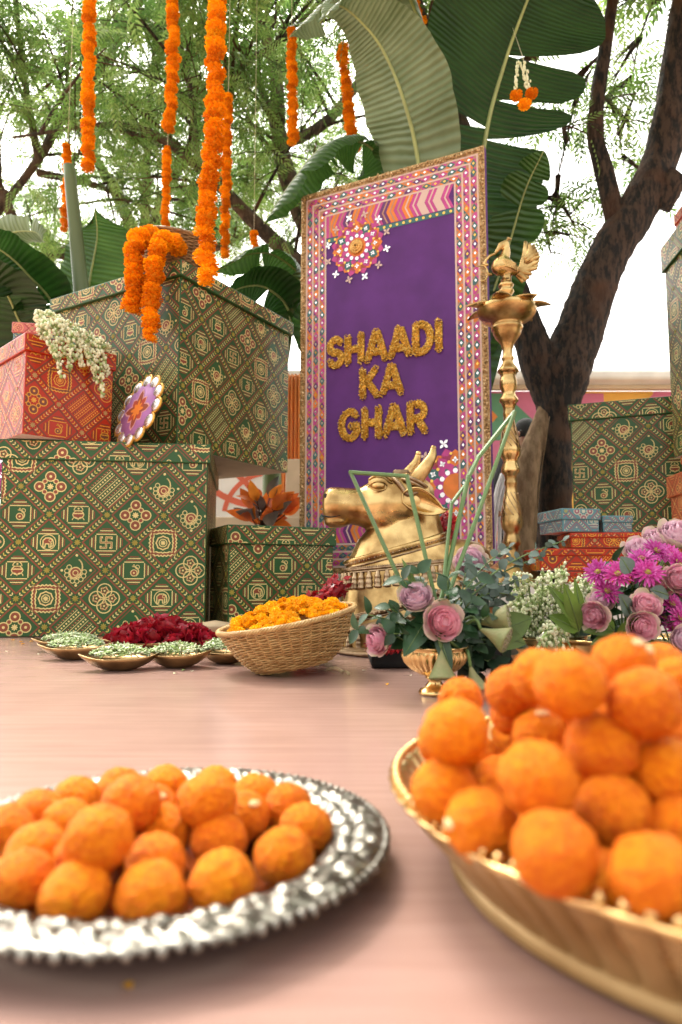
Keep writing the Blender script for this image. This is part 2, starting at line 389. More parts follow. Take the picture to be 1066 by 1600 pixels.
M['bark_sunlit'] = bark_mat('bark_sunlit', (0.72, 0.48, 0.27), (0.44, 0.26, 0.13), (0.72, 0.46, 0.25), 22)  # sunlight on the side stem is painted in as a paler bark
M['bark_far'] = bark_mat('bark_far', (0.20, 0.13, 0.09), (0.07, 0.045, 0.035), (0.22, 0.12, 0.07), 16)
M['neem1'] = mat('neem_leaf', (0.165, 0.30, 0.065), 0.5, 0, trans=0.5)
M['neem2'] = mat('neem_leaf_deep', (0.09, 0.185, 0.045), 0.5, 0, trans=0.45)
M['neem3'] = mat('neem_leaf_pale', (0.28, 0.40, 0.115), 0.5, 0, trans=0.55)

def limb(mb, pts, radii, n=14, seg=24, wob=0.06, seed=0):
    path = spline(pts, seg); k = len(pts) - 1
    rr = [interp(i / seg * k, list(range(k + 1)), radii) for i in range(seg + 1)]
    b0 = len(mb.v); mb.tube(path, rr, n)
    for i in range(seg + 1):
        for j in range(n):
            p = Vector(mb.v[b0 + i * n + j]); c = path[i]; d = p - c
            q = p * 5 + Vector((seed, 0, 0))
            f = 1 + wob * (mnoise.noise(q) + 0.6 * mnoise.noise(q * 2.7) + 0.4 * mnoise.noise(q * 6.3) + 0.5 * abs(mnoise.noise(Vector((q.x * 9, q.y * 9, q.z * 3)))))
            mb.v[b0 + i * n + j] = tuple(c + d * f)
    return path

def leaf_template():
    vs = []; fs = []; Ln = 0.26; n = 6
    for i in range(n):
        for s in (-1, 1):
            x = Ln * (0.18 + 0.74 * i / (n - 1)) + (0.012 if s > 0 else 0); l = 0.075 * (1 - 0.25 * abs(i - 2) / 3); w = 0.0095
            d = Vector((0.55, s * 0.83, -0.12)).normalized(); e = Vector((-d.y, d.x, 0)); b = Vector((x, 0, -0.35 * x * x))
            k = len(vs); vs += [b, b + d * l * 0.42 + e * w, b + d * l + Vector((0.012, 0, -0.012)), b + d * l * 0.42 - e * w]; fs.append((k, k + 1, k + 2, k + 3))
    b = Vector((Ln, 0, -0.35 * Ln * Ln)); k = len(vs)
    vs += [b, b + Vector((0.03, 0.0095, -0.008)), b + Vector((0.075, 0, -0.03)), b + Vector((0.03, -0.0095, -0.008))]; fs.append((k, k + 1, k + 2, k + 3))
    return np.array([tuple(v) for v in vs], dtype=np.float32), fs
LT_V, LT_F = leaf_template()
def leaf_mesh(name, pos, dirs, scale, rng, mats, probs):
    """one crown: thousands of feathery leaves, each a stalk of 13 separate leaflets"""
    k = len(pos); nv = len(LT_V); nf = len(LT_F)
    x = dirs / np.linalg.norm(dirs, axis=1, keepdims=True)
    up = np.tile(np.array([[0, 0, 1.0]]), (k, 1)) + rng.normal(0, 0.45, (k, 3))
    y = np.cross(up, x); y /= np.linalg.norm(y, axis=1, keepdims=True); z = np.cross(x, y)
    Rm = np.stack([x, y, z], axis=2)
    V = np.einsum('kij,nj->kni', Rm, LT_V) * scale[:, None, None] + pos[:, None, :]
    F = (np.array(LT_F)[None, :, :] + (np.arange(k) * nv)[:, None, None]).reshape(-1, 4)
    me = bpy.data.meshes.new(name); me.vertices.add(k * nv); me.vertices.foreach_set('co', V.reshape(-1).astype(np.float32))
    me.loops.add(F.size); me.loops.foreach_set('vertex_index', F.reshape(-1).astype(np.int32))
    me.polygons.add(len(F)); me.polygons.foreach_set('loop_start', np.arange(0, F.size, 4, dtype=np.int32)); me.polygons.foreach_set('loop_total', np.full(len(F), 4, dtype=np.int32))
    for m in mats: me.materials.append(m)
    mi = np.repeat(rng.choice(len(mats), size=k, p=probs), nf); me.polygons.foreach_set('material_index', mi.astype(np.int32))
    me.update(calc_edges=True); me.validate(); return me

def grow(limbs, rng, nsub, subl, ntw, twl, nleaf, start=0.35, mbw=None, sc=(0.85, 1.25), rise=0.25):
    """sub-branches and twigs out of given limb paths; returns the leaf seats"""
    P = []; D = []; S = []
    for path in limbs:
        k = len(path) - 1
        for a in range(nsub):
            i = int(lerp(start, 1.0, (a + rng.random()) / nsub) * k); i = min(i, k)
            d = rng.normal(0, 1, 3); d[2] = abs(d[2]) * 0.5 + rise - 0.2 * (i / k); t = np.array(path[min(i + 1, k)] - path[max(i - 1, 0)]); t /= np.linalg.norm(t) + 1e-6
            d = d / np.linalg.norm(d) + 0.5 * t; d /= np.linalg.norm(d)
            L = subl * rng.uniform(0.6, 1.2); p0 = np.array(path[i]); pts = [p0 + d * L * q + np.array([0, 0, -0.22 * L * q * q]) for q in np.linspace(0, 1, 6)]
            if mbw is not None: mbw.tube([Vector(p) for p in pts], [0.022 * (1 - 0.75 * q / 5) for q in range(6)], 5, cap=False)
            for b in range(ntw):
                q = lerp(0.25, 1.0, (b + rng.random()) / ntw); p1 = p0 + d * L * q + np.array([0, 0, -0.22 * L * q * q])
                e = rng.normal(0, 1, 3); e[2] = e[2] * 0.5 - 0.1; e = e / np.linalg.norm(e) + 0.45 * d; e /= np.linalg.norm(e); l = twl * rng.uniform(0.6, 1.3)
                tp = [p1 + e * l * w + np.array([0, 0, -0.35 * l * w * w]) for w in np.linspace(0, 1, 4)]
                if mbw is not None: mbw.tube([Vector(p) for p in tp], [0.007, 0.006, 0.004, 0.003], 3, cap=False)
                for c in range(nleaf):
                    w = lerp(0.2, 1.0, (c + rng.random()) / nleaf); pp = p1 + e * l * w + np.array([0, 0, -0.35 * l * w * w])
                    f = rng.normal(0, 1, 3); f[2] = f[2] * 0.35 - 0.35; f += 0.5 * e
                    P.append(pp); D.append(f); S.append(rng.uniform(*sc))
    return np.array(P), np.array(D), np.array(S)

def near_tree():
    rng = np.random.default_rng(3); Y = 4.15
    t = thing('neem_tree', 'thick dark forked tree trunk rising behind the brass lamp', 'tree', tuple(at(865, 900, Y).xy) + (-0.12,))
    A = lambda px, py, dy=0.0: at(px, py, Y + dy)
    mb = MB(); base = A(866, 860); base.z = -0.15
    limb(mb, [base, A(868, 860), A(866, 740), A(868, 660), A(880, 590), A(900, 520)], [0.17, 0.108, 0.102, 0.112, 0.155, 0.13], 44, 80, 0.1)
    Rp = limb(mb, [A(872, 640), A(892, 560), A(918, 480), A(950, 400), A(1000, 320), A(1038, 230), A(1056, 110, -.1), A(1075, -20, -.2), A(1110, -200, -.4), A(1180, -420, -.7)],
              [0.11, 0.142, 0.134, 0.126, 0.122, 0.11, 0.094, 0.08, 0.062, 0.035], 44, 110, 0.1, 4)
    Lp = limb(mb, [A(876, 660), A(850, 590), A(824, 520), A(800, 450), A(768, 350, .1), A(720, 210, .3), A(660, 40, .5), A(600, -160, .6)],
              [0.085, 0.112, 0.102, 0.09, 0.086, 0.074, 0.06, 0.035], 40, 100, 0.1, 9)
    B2 = limb(mb, [A(985, 350), A(962, 335), A(945, 270), A(931, 215), A(934, 150), A(945, 80), A(958, 0, .05), A(985, -120, .1)],
              [0.03, 0.068, 0.058, 0.05, 0.046, 0.042, 0.036, 0.02], 16, 40, 0.09, 14)
    limb(mb, [A(1025, 320), A(1046, 290, -.06), A(1062, 272, -.1)], [0.09, 0.075, 0.06], 14, 10, 0.22, 19)
    mb.build('trunk', M['bark'], t, True)
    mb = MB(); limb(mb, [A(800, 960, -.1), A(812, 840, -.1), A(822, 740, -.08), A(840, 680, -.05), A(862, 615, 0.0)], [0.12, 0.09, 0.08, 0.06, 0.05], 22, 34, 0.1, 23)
    tag(mb.build('side_stem', M['bark_sunlit'], t, True), 'stem grown against the left of the dark trunk, painted sunlit pale brown')
    mb = MB(); mb.tube(spline([A(868, 628, 0.0), A(858, 655, -.10), A(853, 690, -.11), A(843, 760, -.12), A(836, 860, -.13)], 16), 0.004, 6); mb.build('cable', M['bark_sunlit'], t, True)
    tw = MB(); ex = []
    hang = [[A(955, 0, .05), A(900, -40, -.1), A(850, 60, .1), A(815, 180, .3)], [A(945, 80), A(910, 120, .25), A(885, 220, .3), A(860, 330, .4)],
            [A(1075, -20, -.2), A(1030, -10, .3), A(1000, 60, .5), A(985, 140, .6)], [A(1056, 110, .3), A(1075, 150, .6), A(1085, 260, .8)],
            [A(935, 150, .1), A(960, 170, .5), A(975, 260, .7)], [A(768, 350, .1), A(800, 300, .4), A(840, 330, .6), A(860, 380, .7)]]
    for h in hang:
        p = spline(h, 12); ex.append(p); tw.tube(p, [0.014 - 0.01 * i / 12 for i in range(13)], 5)
    P, D, S = grow(ex, rng, 5, 0.35, 3, 0.3, 4, 0.3, tw, (0.75, 1.05))
    P2, D2, S2 = grow([Rp[82:], Lp[76:], B2[30:]], rng, 10, 0.9, 5, 0.55, 8, 0.3, tw, (0.85, 1.15))
    over = []  # unseen limbs over the stage, added to cut the sky light
    for (ex_, ey, ez) in ((-3.2, 3.4, 5.0), (-1.6, 2.4, 4.8), (0.2, 1.6, 4.6), (1.6, 1.2, 4.8), (3.0, 2.6, 5.0), (-2.6, 1.0, 5.2), (0.6, 3.2, 5.2), (-0.6, 4.4, 5.6), (2.6, 4.4, 5.2)):
        st = Rp[-1] if ex_ > 0.4 else Lp[-1]; p = spline([st, st.lerp(Vector((ex_, ey, ez)), 0.5) + Vector((0, 0, 0.35)), Vector((ex_, ey, ez))], 14)
        over.append(p); tw.tube(p, [0.045 - 0.0026 * i for i in range(15)], 6)
    P3, D3, S3 = grow(over, rng, 9, 1.1, 5, 0.6, 9, 0.15, tw, (1.0, 1.4), 0.1)
    P2, D2, S2 = np.vstack([P2, P3]), np.vstack([D2, D3]), np.concatenate([S2, S3])
    tw.build('twigs', M['bark'], t, True)['kind'] = 'stuff'
    me = leaf_mesh('crown', np.vstack([P, P2]), np.vstack([D, D2]), np.concatenate([S, S2]), rng, [M['neem1'], M['neem2'], M['neem3']], [0.45, 0.2, 0.35])
    obj('crown', me, t, True)['kind'] = 'stuff'
near_tree()

def far_tree(name, label, trunk, limbs, seed, nsub, ntw, nleaf, subl=1.5, twl=0.8, probs=(0.5, 0.3, 0.2), sc=(0.9, 1.3)):
    rng = np.random.default_rng(seed); b = Vector(trunk[0][0])
    t = thing(name, label, 'tree', (b.x, b.y, -0.12), group='trees behind the stage')
    mb = MB(); ps = [limb(mb, [p for p, r in trunk], [r for p, r in trunk], 12, 24, 0.08, seed)]
    for l in limbs: ps.append(limb(mb, [p for p, r in l], [r for p, r in l], 9, 22, 0.08, seed + 3))
    mb.build('trunk', M['bark_far'], t, True)
    tw = MB(); P, D, S = grow(ps[1:], rng, nsub, subl, ntw, twl, nleaf, 0.2, tw, sc)
    tw.build('twigs', M['bark'], t, True)['kind'] = 'stuff'
    obj('crown', leaf_mesh('crown', P, D, S, rng, [M['neem1'], M['neem2'], M['neem3']], probs), t, True)['kind'] = 'stuff'
def G(px, py, Y): return at(px, py, Y)
def gnd(px, Y): p = at(px, 900, Y); p.z = -0.15; return p
far_tree('neem_tree', 'dark tree with long arching branches behind the banana leaves and sign',
    [(gnd(600, 7.4), .22), (G(590, 700, 7.4), .17), (G(545, 480, 7.3), .15), (G(480, 420, 7.2), .13)],
    [[(G(545, 480, 7.3), .10), (G(470, 415, 7), .09), (G(395, 345, 6.8), .075), (G(310, 260, 6.6), .05), (G(200, 195, 6.4), .025), (G(20, 215, 6.2), .012)],
     [(G(560, 520, 7.3), .12), (G(470, 330, 7.3), .12), (G(438, 230, 7.2), .09), (G(430, 110, 7.1), .07), (G(395, 0, 7), .05), (G(350, -150, 6.8), .03)],
     [(G(438, 230, 7.2), .06), (G(520, 180, 7.4), .06), (G(620, 40, 7.5), .04), (G(700, -100, 7.5), .02)],
     [(G(350, 300, 6.7), .03), (G(365, 130, 6.3), .026), (G(440, 60, 6.1), .02), (G(540, -30, 6), .012)],
     [(G(310, 260, 6.6), .04), (G(290, 100, 6.4), .03), (G(240, -40, 6.2), .02)],
     [(G(438, 230, 7.2), .05), (G(400, 130, 7.8), .04), (G(300, 60, 8.4), .03), (G(180, 0, 8.8), .02)],
     [(G(470, 330, 7.2), .05), (G(540, 300, 7.8), .04), (G(640, 260, 8.2), .02)]], 21, 10, 6, 11, 1.5, 0.8, (0.5, 0.2, 0.3), (0.75, 1.1))
far_tree('neem_tree', 'leafy tree at far left behind the red box and banana plant',
    [(gnd(-140, 8.6), .16), (G(-120, 600, 8.5), .11), (G(-60, 400, 8.3), .08), (G(15, 300, 8.2), .05)],
    [[(G(-10, 340, 8.3), .05), (G(60, 250, 8.2), .05), (G(110, 170, 8), .04), (G(190, 60, 7.7), .03), (G(250, -60, 7.5), .015)],
     [(G(20, 340, 8.3), .07), (G(-30, 220, 8), .05), (G(-60, 60, 7.7), .03)],
     [(G(60, 250, 8.2), .05), (G(40, 130, 7.8), .04), (G(20, -20, 7.4), .02)],
     [(G(60, 270, 8.2), .05), (G(150, 290, 8.8), .04), (G(240, 330, 9.2), .02)],
     [(G(5, 420, 8.4), .05), (G(80, 400, 9), .04), (G(180, 420, 9.4), .02)],
     [(G(60, 250, 8.2), .05), (G(130, 130, 8.6), .04), (G(230, 110, 9), .02)]], 33, 10, 6, 11, 1.6, 0.8, (0.5, 0.2, 0.3), (0.75, 1.1))
far_tree('neem_tree', 'pale green tree furthest back between the hanging marigold strings',
    [(gnd(210, 12), .24), (G(215, 600, 12), .2), (G(225, 400, 12), .17)],
    [[(G(225, 400, 12), .12), (G(260, 300, 11.6), .1), (G(330, 180, 11), .06), (G(420, 60, 10.5), .02)],
     [(G(225, 400, 12), .12), (G(180, 300, 11.8), .1), (G(110, 180, 11.4), .05), (G(60, 60, 11), .02)],
     [(G(225, 400, 12), .1), (G(230, 250, 11), .07), (G(240, 80, 10.4), .03)],
     [(G(225, 420, 12), .1), (G(330, 390, 12.5), .07), (G(420, 350, 13), .03)],
     [(G(225, 430, 12), .1), (G(120, 400, 12.6), .07), (G(20, 370, 13), .03)],
     [(G(260, 300, 11.8), .08), (G(350, 280, 12), .07), (G(470, 200, 12), .03)]], 47, 10, 7, 10, 2.0, 1.0, (0.45, 0.1, 0.45), (1.1, 1.5))

# ================================================================== banana leaves
def banana_mat(name, c, c2, trans, rough=0.35):
    m = bpy.data.materials.new(name); m.use_nodes = True; nt = m.node_tree; N = nt.nodes; L = nt.links; b = N['Principled BSDF']
    b.inputs['Roughness'].default_value = rough; b.inputs['Specular IOR Level'].default_value = 0.45
    uv = N.new('ShaderNodeUVMap'); mp = N.new('ShaderNodeMapping'); mp.inputs['Rotation'].default_value = (0, 0, R(-8)); L.new(uv.outputs[0], mp.inputs['Vector'])
    wv = N.new('ShaderNodeTexWave'); wv.wave_type = 'BANDS'; wv.bands_direction = 'X'; wv.inputs['Scale'].default_value = 8; wv.inputs['Distortion'].default_value = 1.5; wv.inputs['Detail'].default_value = 3; L.new(mp.outputs[0], wv.inputs['Vector'])
    nz = N.new('ShaderNodeTexNoise'); nz.inputs['Scale'].default_value = 5; L.new(uv.outputs[0], nz.inputs['Vector'])
    ad = N.new('ShaderNodeMath'); ad.operation = 'MULTIPLY_ADD'; ad.inputs[1].default_value = 0.3; L.new(wv.outputs['Fac'], ad.inputs[0]); L.new(nz.outputs['Fac'], ad.inputs[2])
    rp = N.new('ShaderNodeValToRGB'); rp.color_ramp.elements[0].position = 0.35; rp.color_ramp.elements[0].color = (*c, 1); rp.color_ramp.elements[1].position = 0.95; rp.color_ramp.elements[1].color = (*c2, 1)
    L.new(ad.outputs[0], rp.inputs['Fac']); L.new(rp.outputs[0], b.inputs['Base Color'])
    bu = N.new('ShaderNodeBump'); bu.inputs['Strength'].default_value = 0.6; bu.inputs['Distance'].default_value = 0.01; L.new(wv.outputs['Fac'], bu.inputs['Height']); L.new(bu.outputs[0], b.inputs['Normal'])
    tr = N.new('ShaderNodeBsdfTranslucent'); L.new(rp.outputs[0], tr.inputs['Color']); mx = N.new('ShaderNodeMixShader'); mx.inputs[0].default_value = trans
    L.new(b.outputs[0], mx.inputs[1]); L.new(tr.outputs[0], mx.inputs[2]); L.new(mx.outputs[0], N['Material Output'].inputs['Surface'])
    return m
M['banana'] = banana_mat('banana_leaf', (0.010, 0.036, 0.006), (0.024, 0.074, 0.012), 0.35)
M['banana_light'] = banana_mat('banana_leaf_young', (0.12, 0.175, 0.075), (0.24, 0.31, 0.17), 0.22, 0.4)
M['banana_mid'] = banana_mat('banana_leaf_mid', (0.03, 0.085, 0.014), (0.065, 0.15, 0.028), 0.35)
M['midrib'] = mat('midrib', (0.33, 0.38, 0.14), 0.4, 0, var=0.15, vscale=8)
def banana_leaf(parent, pts, width, side, m, fold=0.15, curl=0.25, tears=(4, 4), seed=0, wprof=None, rib=0.012, label=None):
    rnd = random.Random(seed); N = 44; C = 7; path = spline(pts, N); vs = []; fs = []; uvs = []
    length = sum((path[i + 1] - path[i]).length for i in range(N)); side = Vector(side)
    fr = []
    for i in range(N + 1):
        t = (path[min(i + 1, N)] - path[max(i - 1, 0)]).normalized(); l = (side - t * side.dot(t)).normalized(); fr.append((t, l, t.cross(l)))
    def wd(i):
        t = i / N
        if wprof: return width * interp(t, [k / (len(wprof) - 1) for k in range(len(wprof))], wprof)
        return width * max(0.02, math.sin(PI * min(1, t ** 0.75 * 0.985 + 0.01))) ** 0.6
    for sgn, nt in ((-1, tears[0]), (1, tears[1])):
        cuts = sorted(set([0, N] + [rnd.randrange(4, N - 4) for _ in range(nt)]))
        for a, b in zip(cuts[:-1], cuts[1:]):
            sag = rnd.uniform(-0.12, 0.2) if nt else 0.0; shr = rnd.uniform(0.05, 0.16) if nt else 0.0; sl = rnd.uniform(0.0, 0.07)
            base = len(vs)
            for i in range(a, b + 1):
                t, l, n = fr[i]; w = wd(i) * (1 - (.2 if nt else 0) * abs(2 * (i - (a + b) / 2) / max(1, b - a)) ** 3 * (1 if a > 0 and b < N else .5))
                for c in range(C + 1):
                    s = c / C; mid = (a + b) / 2; sh = (mid - i) / N * length * shr * s * 1.2
                    ang = fold - curl * s - sag * s
                    p = path[i] + l * sgn * w * s * math.cos(ang) + n * w * s * math.sin(ang) + t * (sh + sl * w * s + 0.12 * w * s)
                    p = p + n * (0.012 * math.sin(i * 0.9 + sgn) * s * s + 0.006 * math.sin(i * 2.3 + 2 * sgn) * s)
                    vs.append(p); uvs.append((i / N * length, s * w * sgn + 0.5))
            k = C + 1
            for i in range(b - a):
                for c in range(C):
                    q = base + i * k + c; f = (q, q + 1, q + k + 1, q + k); fs.append(f if sgn > 0 else f[::-1])
    me = bpy.data.meshes.new('leaf'); me.from_pydata([tuple(v) for v in vs], [], fs); me.materials.append(m)
    ul = me.uv_layers.new(name='UVMap')
    li = np.empty(len(me.loops), dtype=np.int32); me.loops.foreach_get('vertex_index', li)
    ul.data.foreach_set('uv', np.array(uvs, dtype=np.float32)[li].reshape(-1)); smooth_mesh(me); me.update()
    o = obj('leaf', me, parent, True)
    if label: o['label'] = label
    mb = MB(); off = [path[i] - fr[i][2] * 0.002 for i in range(N + 1)]
    mb.tube(off, [rib * (1 - 0.8 * i / N) for i in range(N + 1)], 8); mb.build('midrib', M['midrib'], o, True)
    return o
def plant(label, px, Y, z1, stems=((0, 0),)):
    b = at(px, 900, Y); t = thing('banana_plant', label, 'banana plant', (b.x, b.y, -0.12), group='banana plants on the stage')
    sm = M.setdefault('pseudostem', mat('pseudostem', (0.13, 0.19, 0.07), 0.5, 0, var=0.3, vscale=5, stretch=(1, 1, 0.2)))
    MB().tube(spline([(b.x, b.y, -0.12), (b.x + .02, b.y, z1 * 0.5), (b.x, b.y, z1)], 10), [0.09 - 0.004 * i for i in range(11)], 14).build('pseudostem', sm, t, True)
    return t
bp = plant('banana plant with broad torn leaves arching above the purple sign', 690, 4.0, 1.5)
banana_leaf(bp, [G(700, 700, 3.98), G(742, 420, 3.92), G(757, 225, 3.85), G(790, 95, 3.75), G(832, -20, 3.6), G(890, -170, 3.4)], 0.50, (1, 0.1, -0.02), M['banana'], 0.05, 0.12, (1, 6), 4,
            [0.35, 0.45, 0.62, 0.72, 0.9, 1.0, 1.02, 1.0, 0.9, 0.7, 0.1], 0.02, 'huge dark green torn leaf with a pale midrib')
banana_leaf(bp, [G(676, 480, 3.84), G(655, 262, 3.66), G(632, 160, 3.56), G(602, 85, 3.5), G(570, 40, 3.45), G(528, 8, 3.38), G(500, 35, 3.34)], 0.27, (0.9, -0.55, -0.2), M['banana_light'], 0.35, 0.2, (0, 0), 5,
            [0.55, 0.8, 1.0, 1.05, 0.95, 0.8, 0.6, 0.42, 0.2, 0.05], 0.014, 'pale young leaf curling over at its tip')
banana_leaf(bp, [G(680, 420, 3.97), G(620, 290, 3.95), G(585, 235, 3.9), G(545, 218, 3.8), G(500, 232, 3.7), G(455, 285, 3.6), G(412, 350, 3.55)], 0.20, (0.25, -0.9, 0.5), M['banana_mid'], -0.5, 0.5, (3, 3), 8,
            None, 0.012, 'leaf drooping to the left of the sign')
banana_leaf(bp, [G(690, 120, 4.0), G(620, -40, 3.9), G(560, -30, 3.75), G(505, 8, 3.65), G(452, 58, 3.6)], 0.19, (0.3, -0.8, 0.6), M['banana_light'], -0.35, 0.4, (1, 1), 12)
banana_leaf(bp, [G(690, 610, 4.0), G(745, 520, 4.0), G(790, 400, 3.9), G(820, 300, 3.75), G(850, 235, 3.6)], 0.19, (0.9, -0.3, -0.1), M['banana_mid'], 0.1, 0.2, (2, 4), 17)
bq = plant('banana plant behind the overhanging green box, leaves bent low', 420, 4.5, 1.3)
banana_leaf(bq, [G(480, 560, 4.5), G(478, 450, 4.45), G(440, 405, 4.35), G(395, 396, 4.25), G(335, 425, 4.15)], 0.20, (0.1, -0.75, 0.6), M['banana_mid'], -0.35, 0.5, (2, 3), 21)
banana_leaf(bq, [G(440, 620, 4.5), G(455, 500, 4.45), G(420, 452, 4.3), G(375, 450, 4.2), G(330, 480, 4.1)], 0.20, (0.2, -0.6, 0.75), M['banana'], -0.2, 0.4, (2, 2), 23)
br = plant('banana plant at left with a rolled grey-green new leaf', 120, 4.4, 1.4)
banana_leaf(br, [G(120, 640, 4.42), G(128, 520, 4.4), G(142, 430, 4.35), G(152, 370, 4.3), G(148, 322, 4.2)], 0.26, (1, -0.1, 0.05), M['banana_mid'], 0.35, 0.15, (1, 1), 31, [0.5, 0.8, 1.0, 1.05, 0.95, 0.72, 0.12], 0.013)
mb = MB(); mb.tube(spline([G(128, 640, 4.3), G(130, 500, 4.25), G(122, 400, 4.2), G(108, 258, 4.1)], 20), [0.062 - 0.0013 * i for i in range(21)], 16)
tag(mb.build('rolled_leaf', M['banana_light'], br, True), 'rolled grey-green new leaf standing upright')
banana_leaf(br, [G(60, 640, 4.4), G(90, 500, 4.3), G(40, 425, 4.1), G(-10, 385, 4.0), G(-60, 380, 3.9)], 0.24, (0.3, -0.6, 0.7), M['banana'], -0.1, 0.3, (2, 1), 33)
banana_leaf(br, [G(100, 620, 4.4), G(40, 520, 4.3), G(5, 450, 4.1), G(-40, 420, 4.0)], 0.28, (0.8, -0.5, 0.3), M['banana'], 0.1, 0.3, (1, 1), 35)
banana_leaf(br, [G(60, 560, 4.5), G(20, 420, 4.45), G(10, 370, 4.3), G(52, 362, 4.15), G(70, 380, 4.1)], 0.12, (0.3, -0.9, 0.5), M['banana_light'], -0.1, 0.3, (1, 1), 37)
banana_leaf(br, [G(140, 700, 4.5), G(60, 560, 4.5), G(20, 500, 4.45), G(-30, 470, 4.4)], 0.30, (0.6, -0.5, 0.6), M['banana'], 0.1, 0.3, (1, 1), 39)
# ================================================================== printed paper pattern (flat ink, drawn as thin shapes)
CREAM, RED, GREEN, YEL = 0, 1, 2, 3
class Ink:
    def __init__(s): s.p = []
    def poly(s, pts, c, lay=1): s.p.append((lay, c, pts)); return s
    def disc(s, x, y, r, c, n=10, lay=1): return s.poly([(x + r * math.cos(2 * PI * i / n), y + r * math.sin(2 * PI * i / n)) for i in range(n)], c, lay)
    def ring(s, x, y, r, w, c, n=16, lay=2, fn=None, a0=0.0, a1=2 * PI):
        w *= 1.15
        for i in range(n):
            A = lerp(a0, a1, i / n); B = lerp(a0, a1, (i + 1) / n); ra = r * (fn(A) if fn else 1); rb = r * (fn(B) if fn else 1)
            s.poly([(x + ra * math.cos(A), y + ra * math.sin(A)), (x + (ra + w) * math.cos(A), y + (ra + w) * math.sin(A)),
                    (x + (rb + w) * math.cos(B), y + (rb + w) * math.sin(B)), (x + rb * math.cos(B), y + rb * math.sin(B))], c, lay)
        return s
    def line(s, pts, w, c, closed=False, lay=2):
        q = list(pts) + ([pts[0]] if closed else [])
        for (x0, y0), (x1, y1) in zip(q[:-1], q[1:]):
            dx, dy = x1 - x0, y1 - y0; L = math.hypot(dx, dy) or 1e-9; dx /= L; dy /= L; h = w * 0.56; e = h * 0.6
            s.poly([(x0 - dx * e - dy * h, y0 - dy * e + dx * h), (x0 - dx * e + dy * h, y0 - dy * e - dx * h),
                    (x1 + dx * e + dy * h, y1 + dy * e - dx * h), (x1 + dx * e - dy * h, y1 + dy * e + dx * h)], c, lay)
        return s
    def petal(s, x, y, L, W, a, c, lay=2):
        ca, sa = math.cos(a), math.sin(a)
        return s.poly([(x + u * ca - v * sa, y + u * sa + v * ca) for u, v in ((0, 0), (L * .45, -W), (L * .8, -W * .7), (L, 0), (L * .8, W * .7), (L * .45, W))], c, lay)
    def flower(s, x, y, r, c, n=8, lay=3):
        for i in range(n): s.petal(x, y, r, r * 0.22, 2 * PI * i / n, c, lay)
        return s
LW = 0.017
def stripes(k):
    for sgn in (-1, 1):
        for i in range(4):
            y = 0.15 + i * 0.032; h = 0.33 - y - 0.01; c = (CREAM, RED)[i % 2]
            k.line([(-h, sgn * y), (h, sgn * y)], 0.015, c); k.line([(sgn * (y + .035), -h * .75), (sgn * (y + .035), h * .75)], 0.015, c)
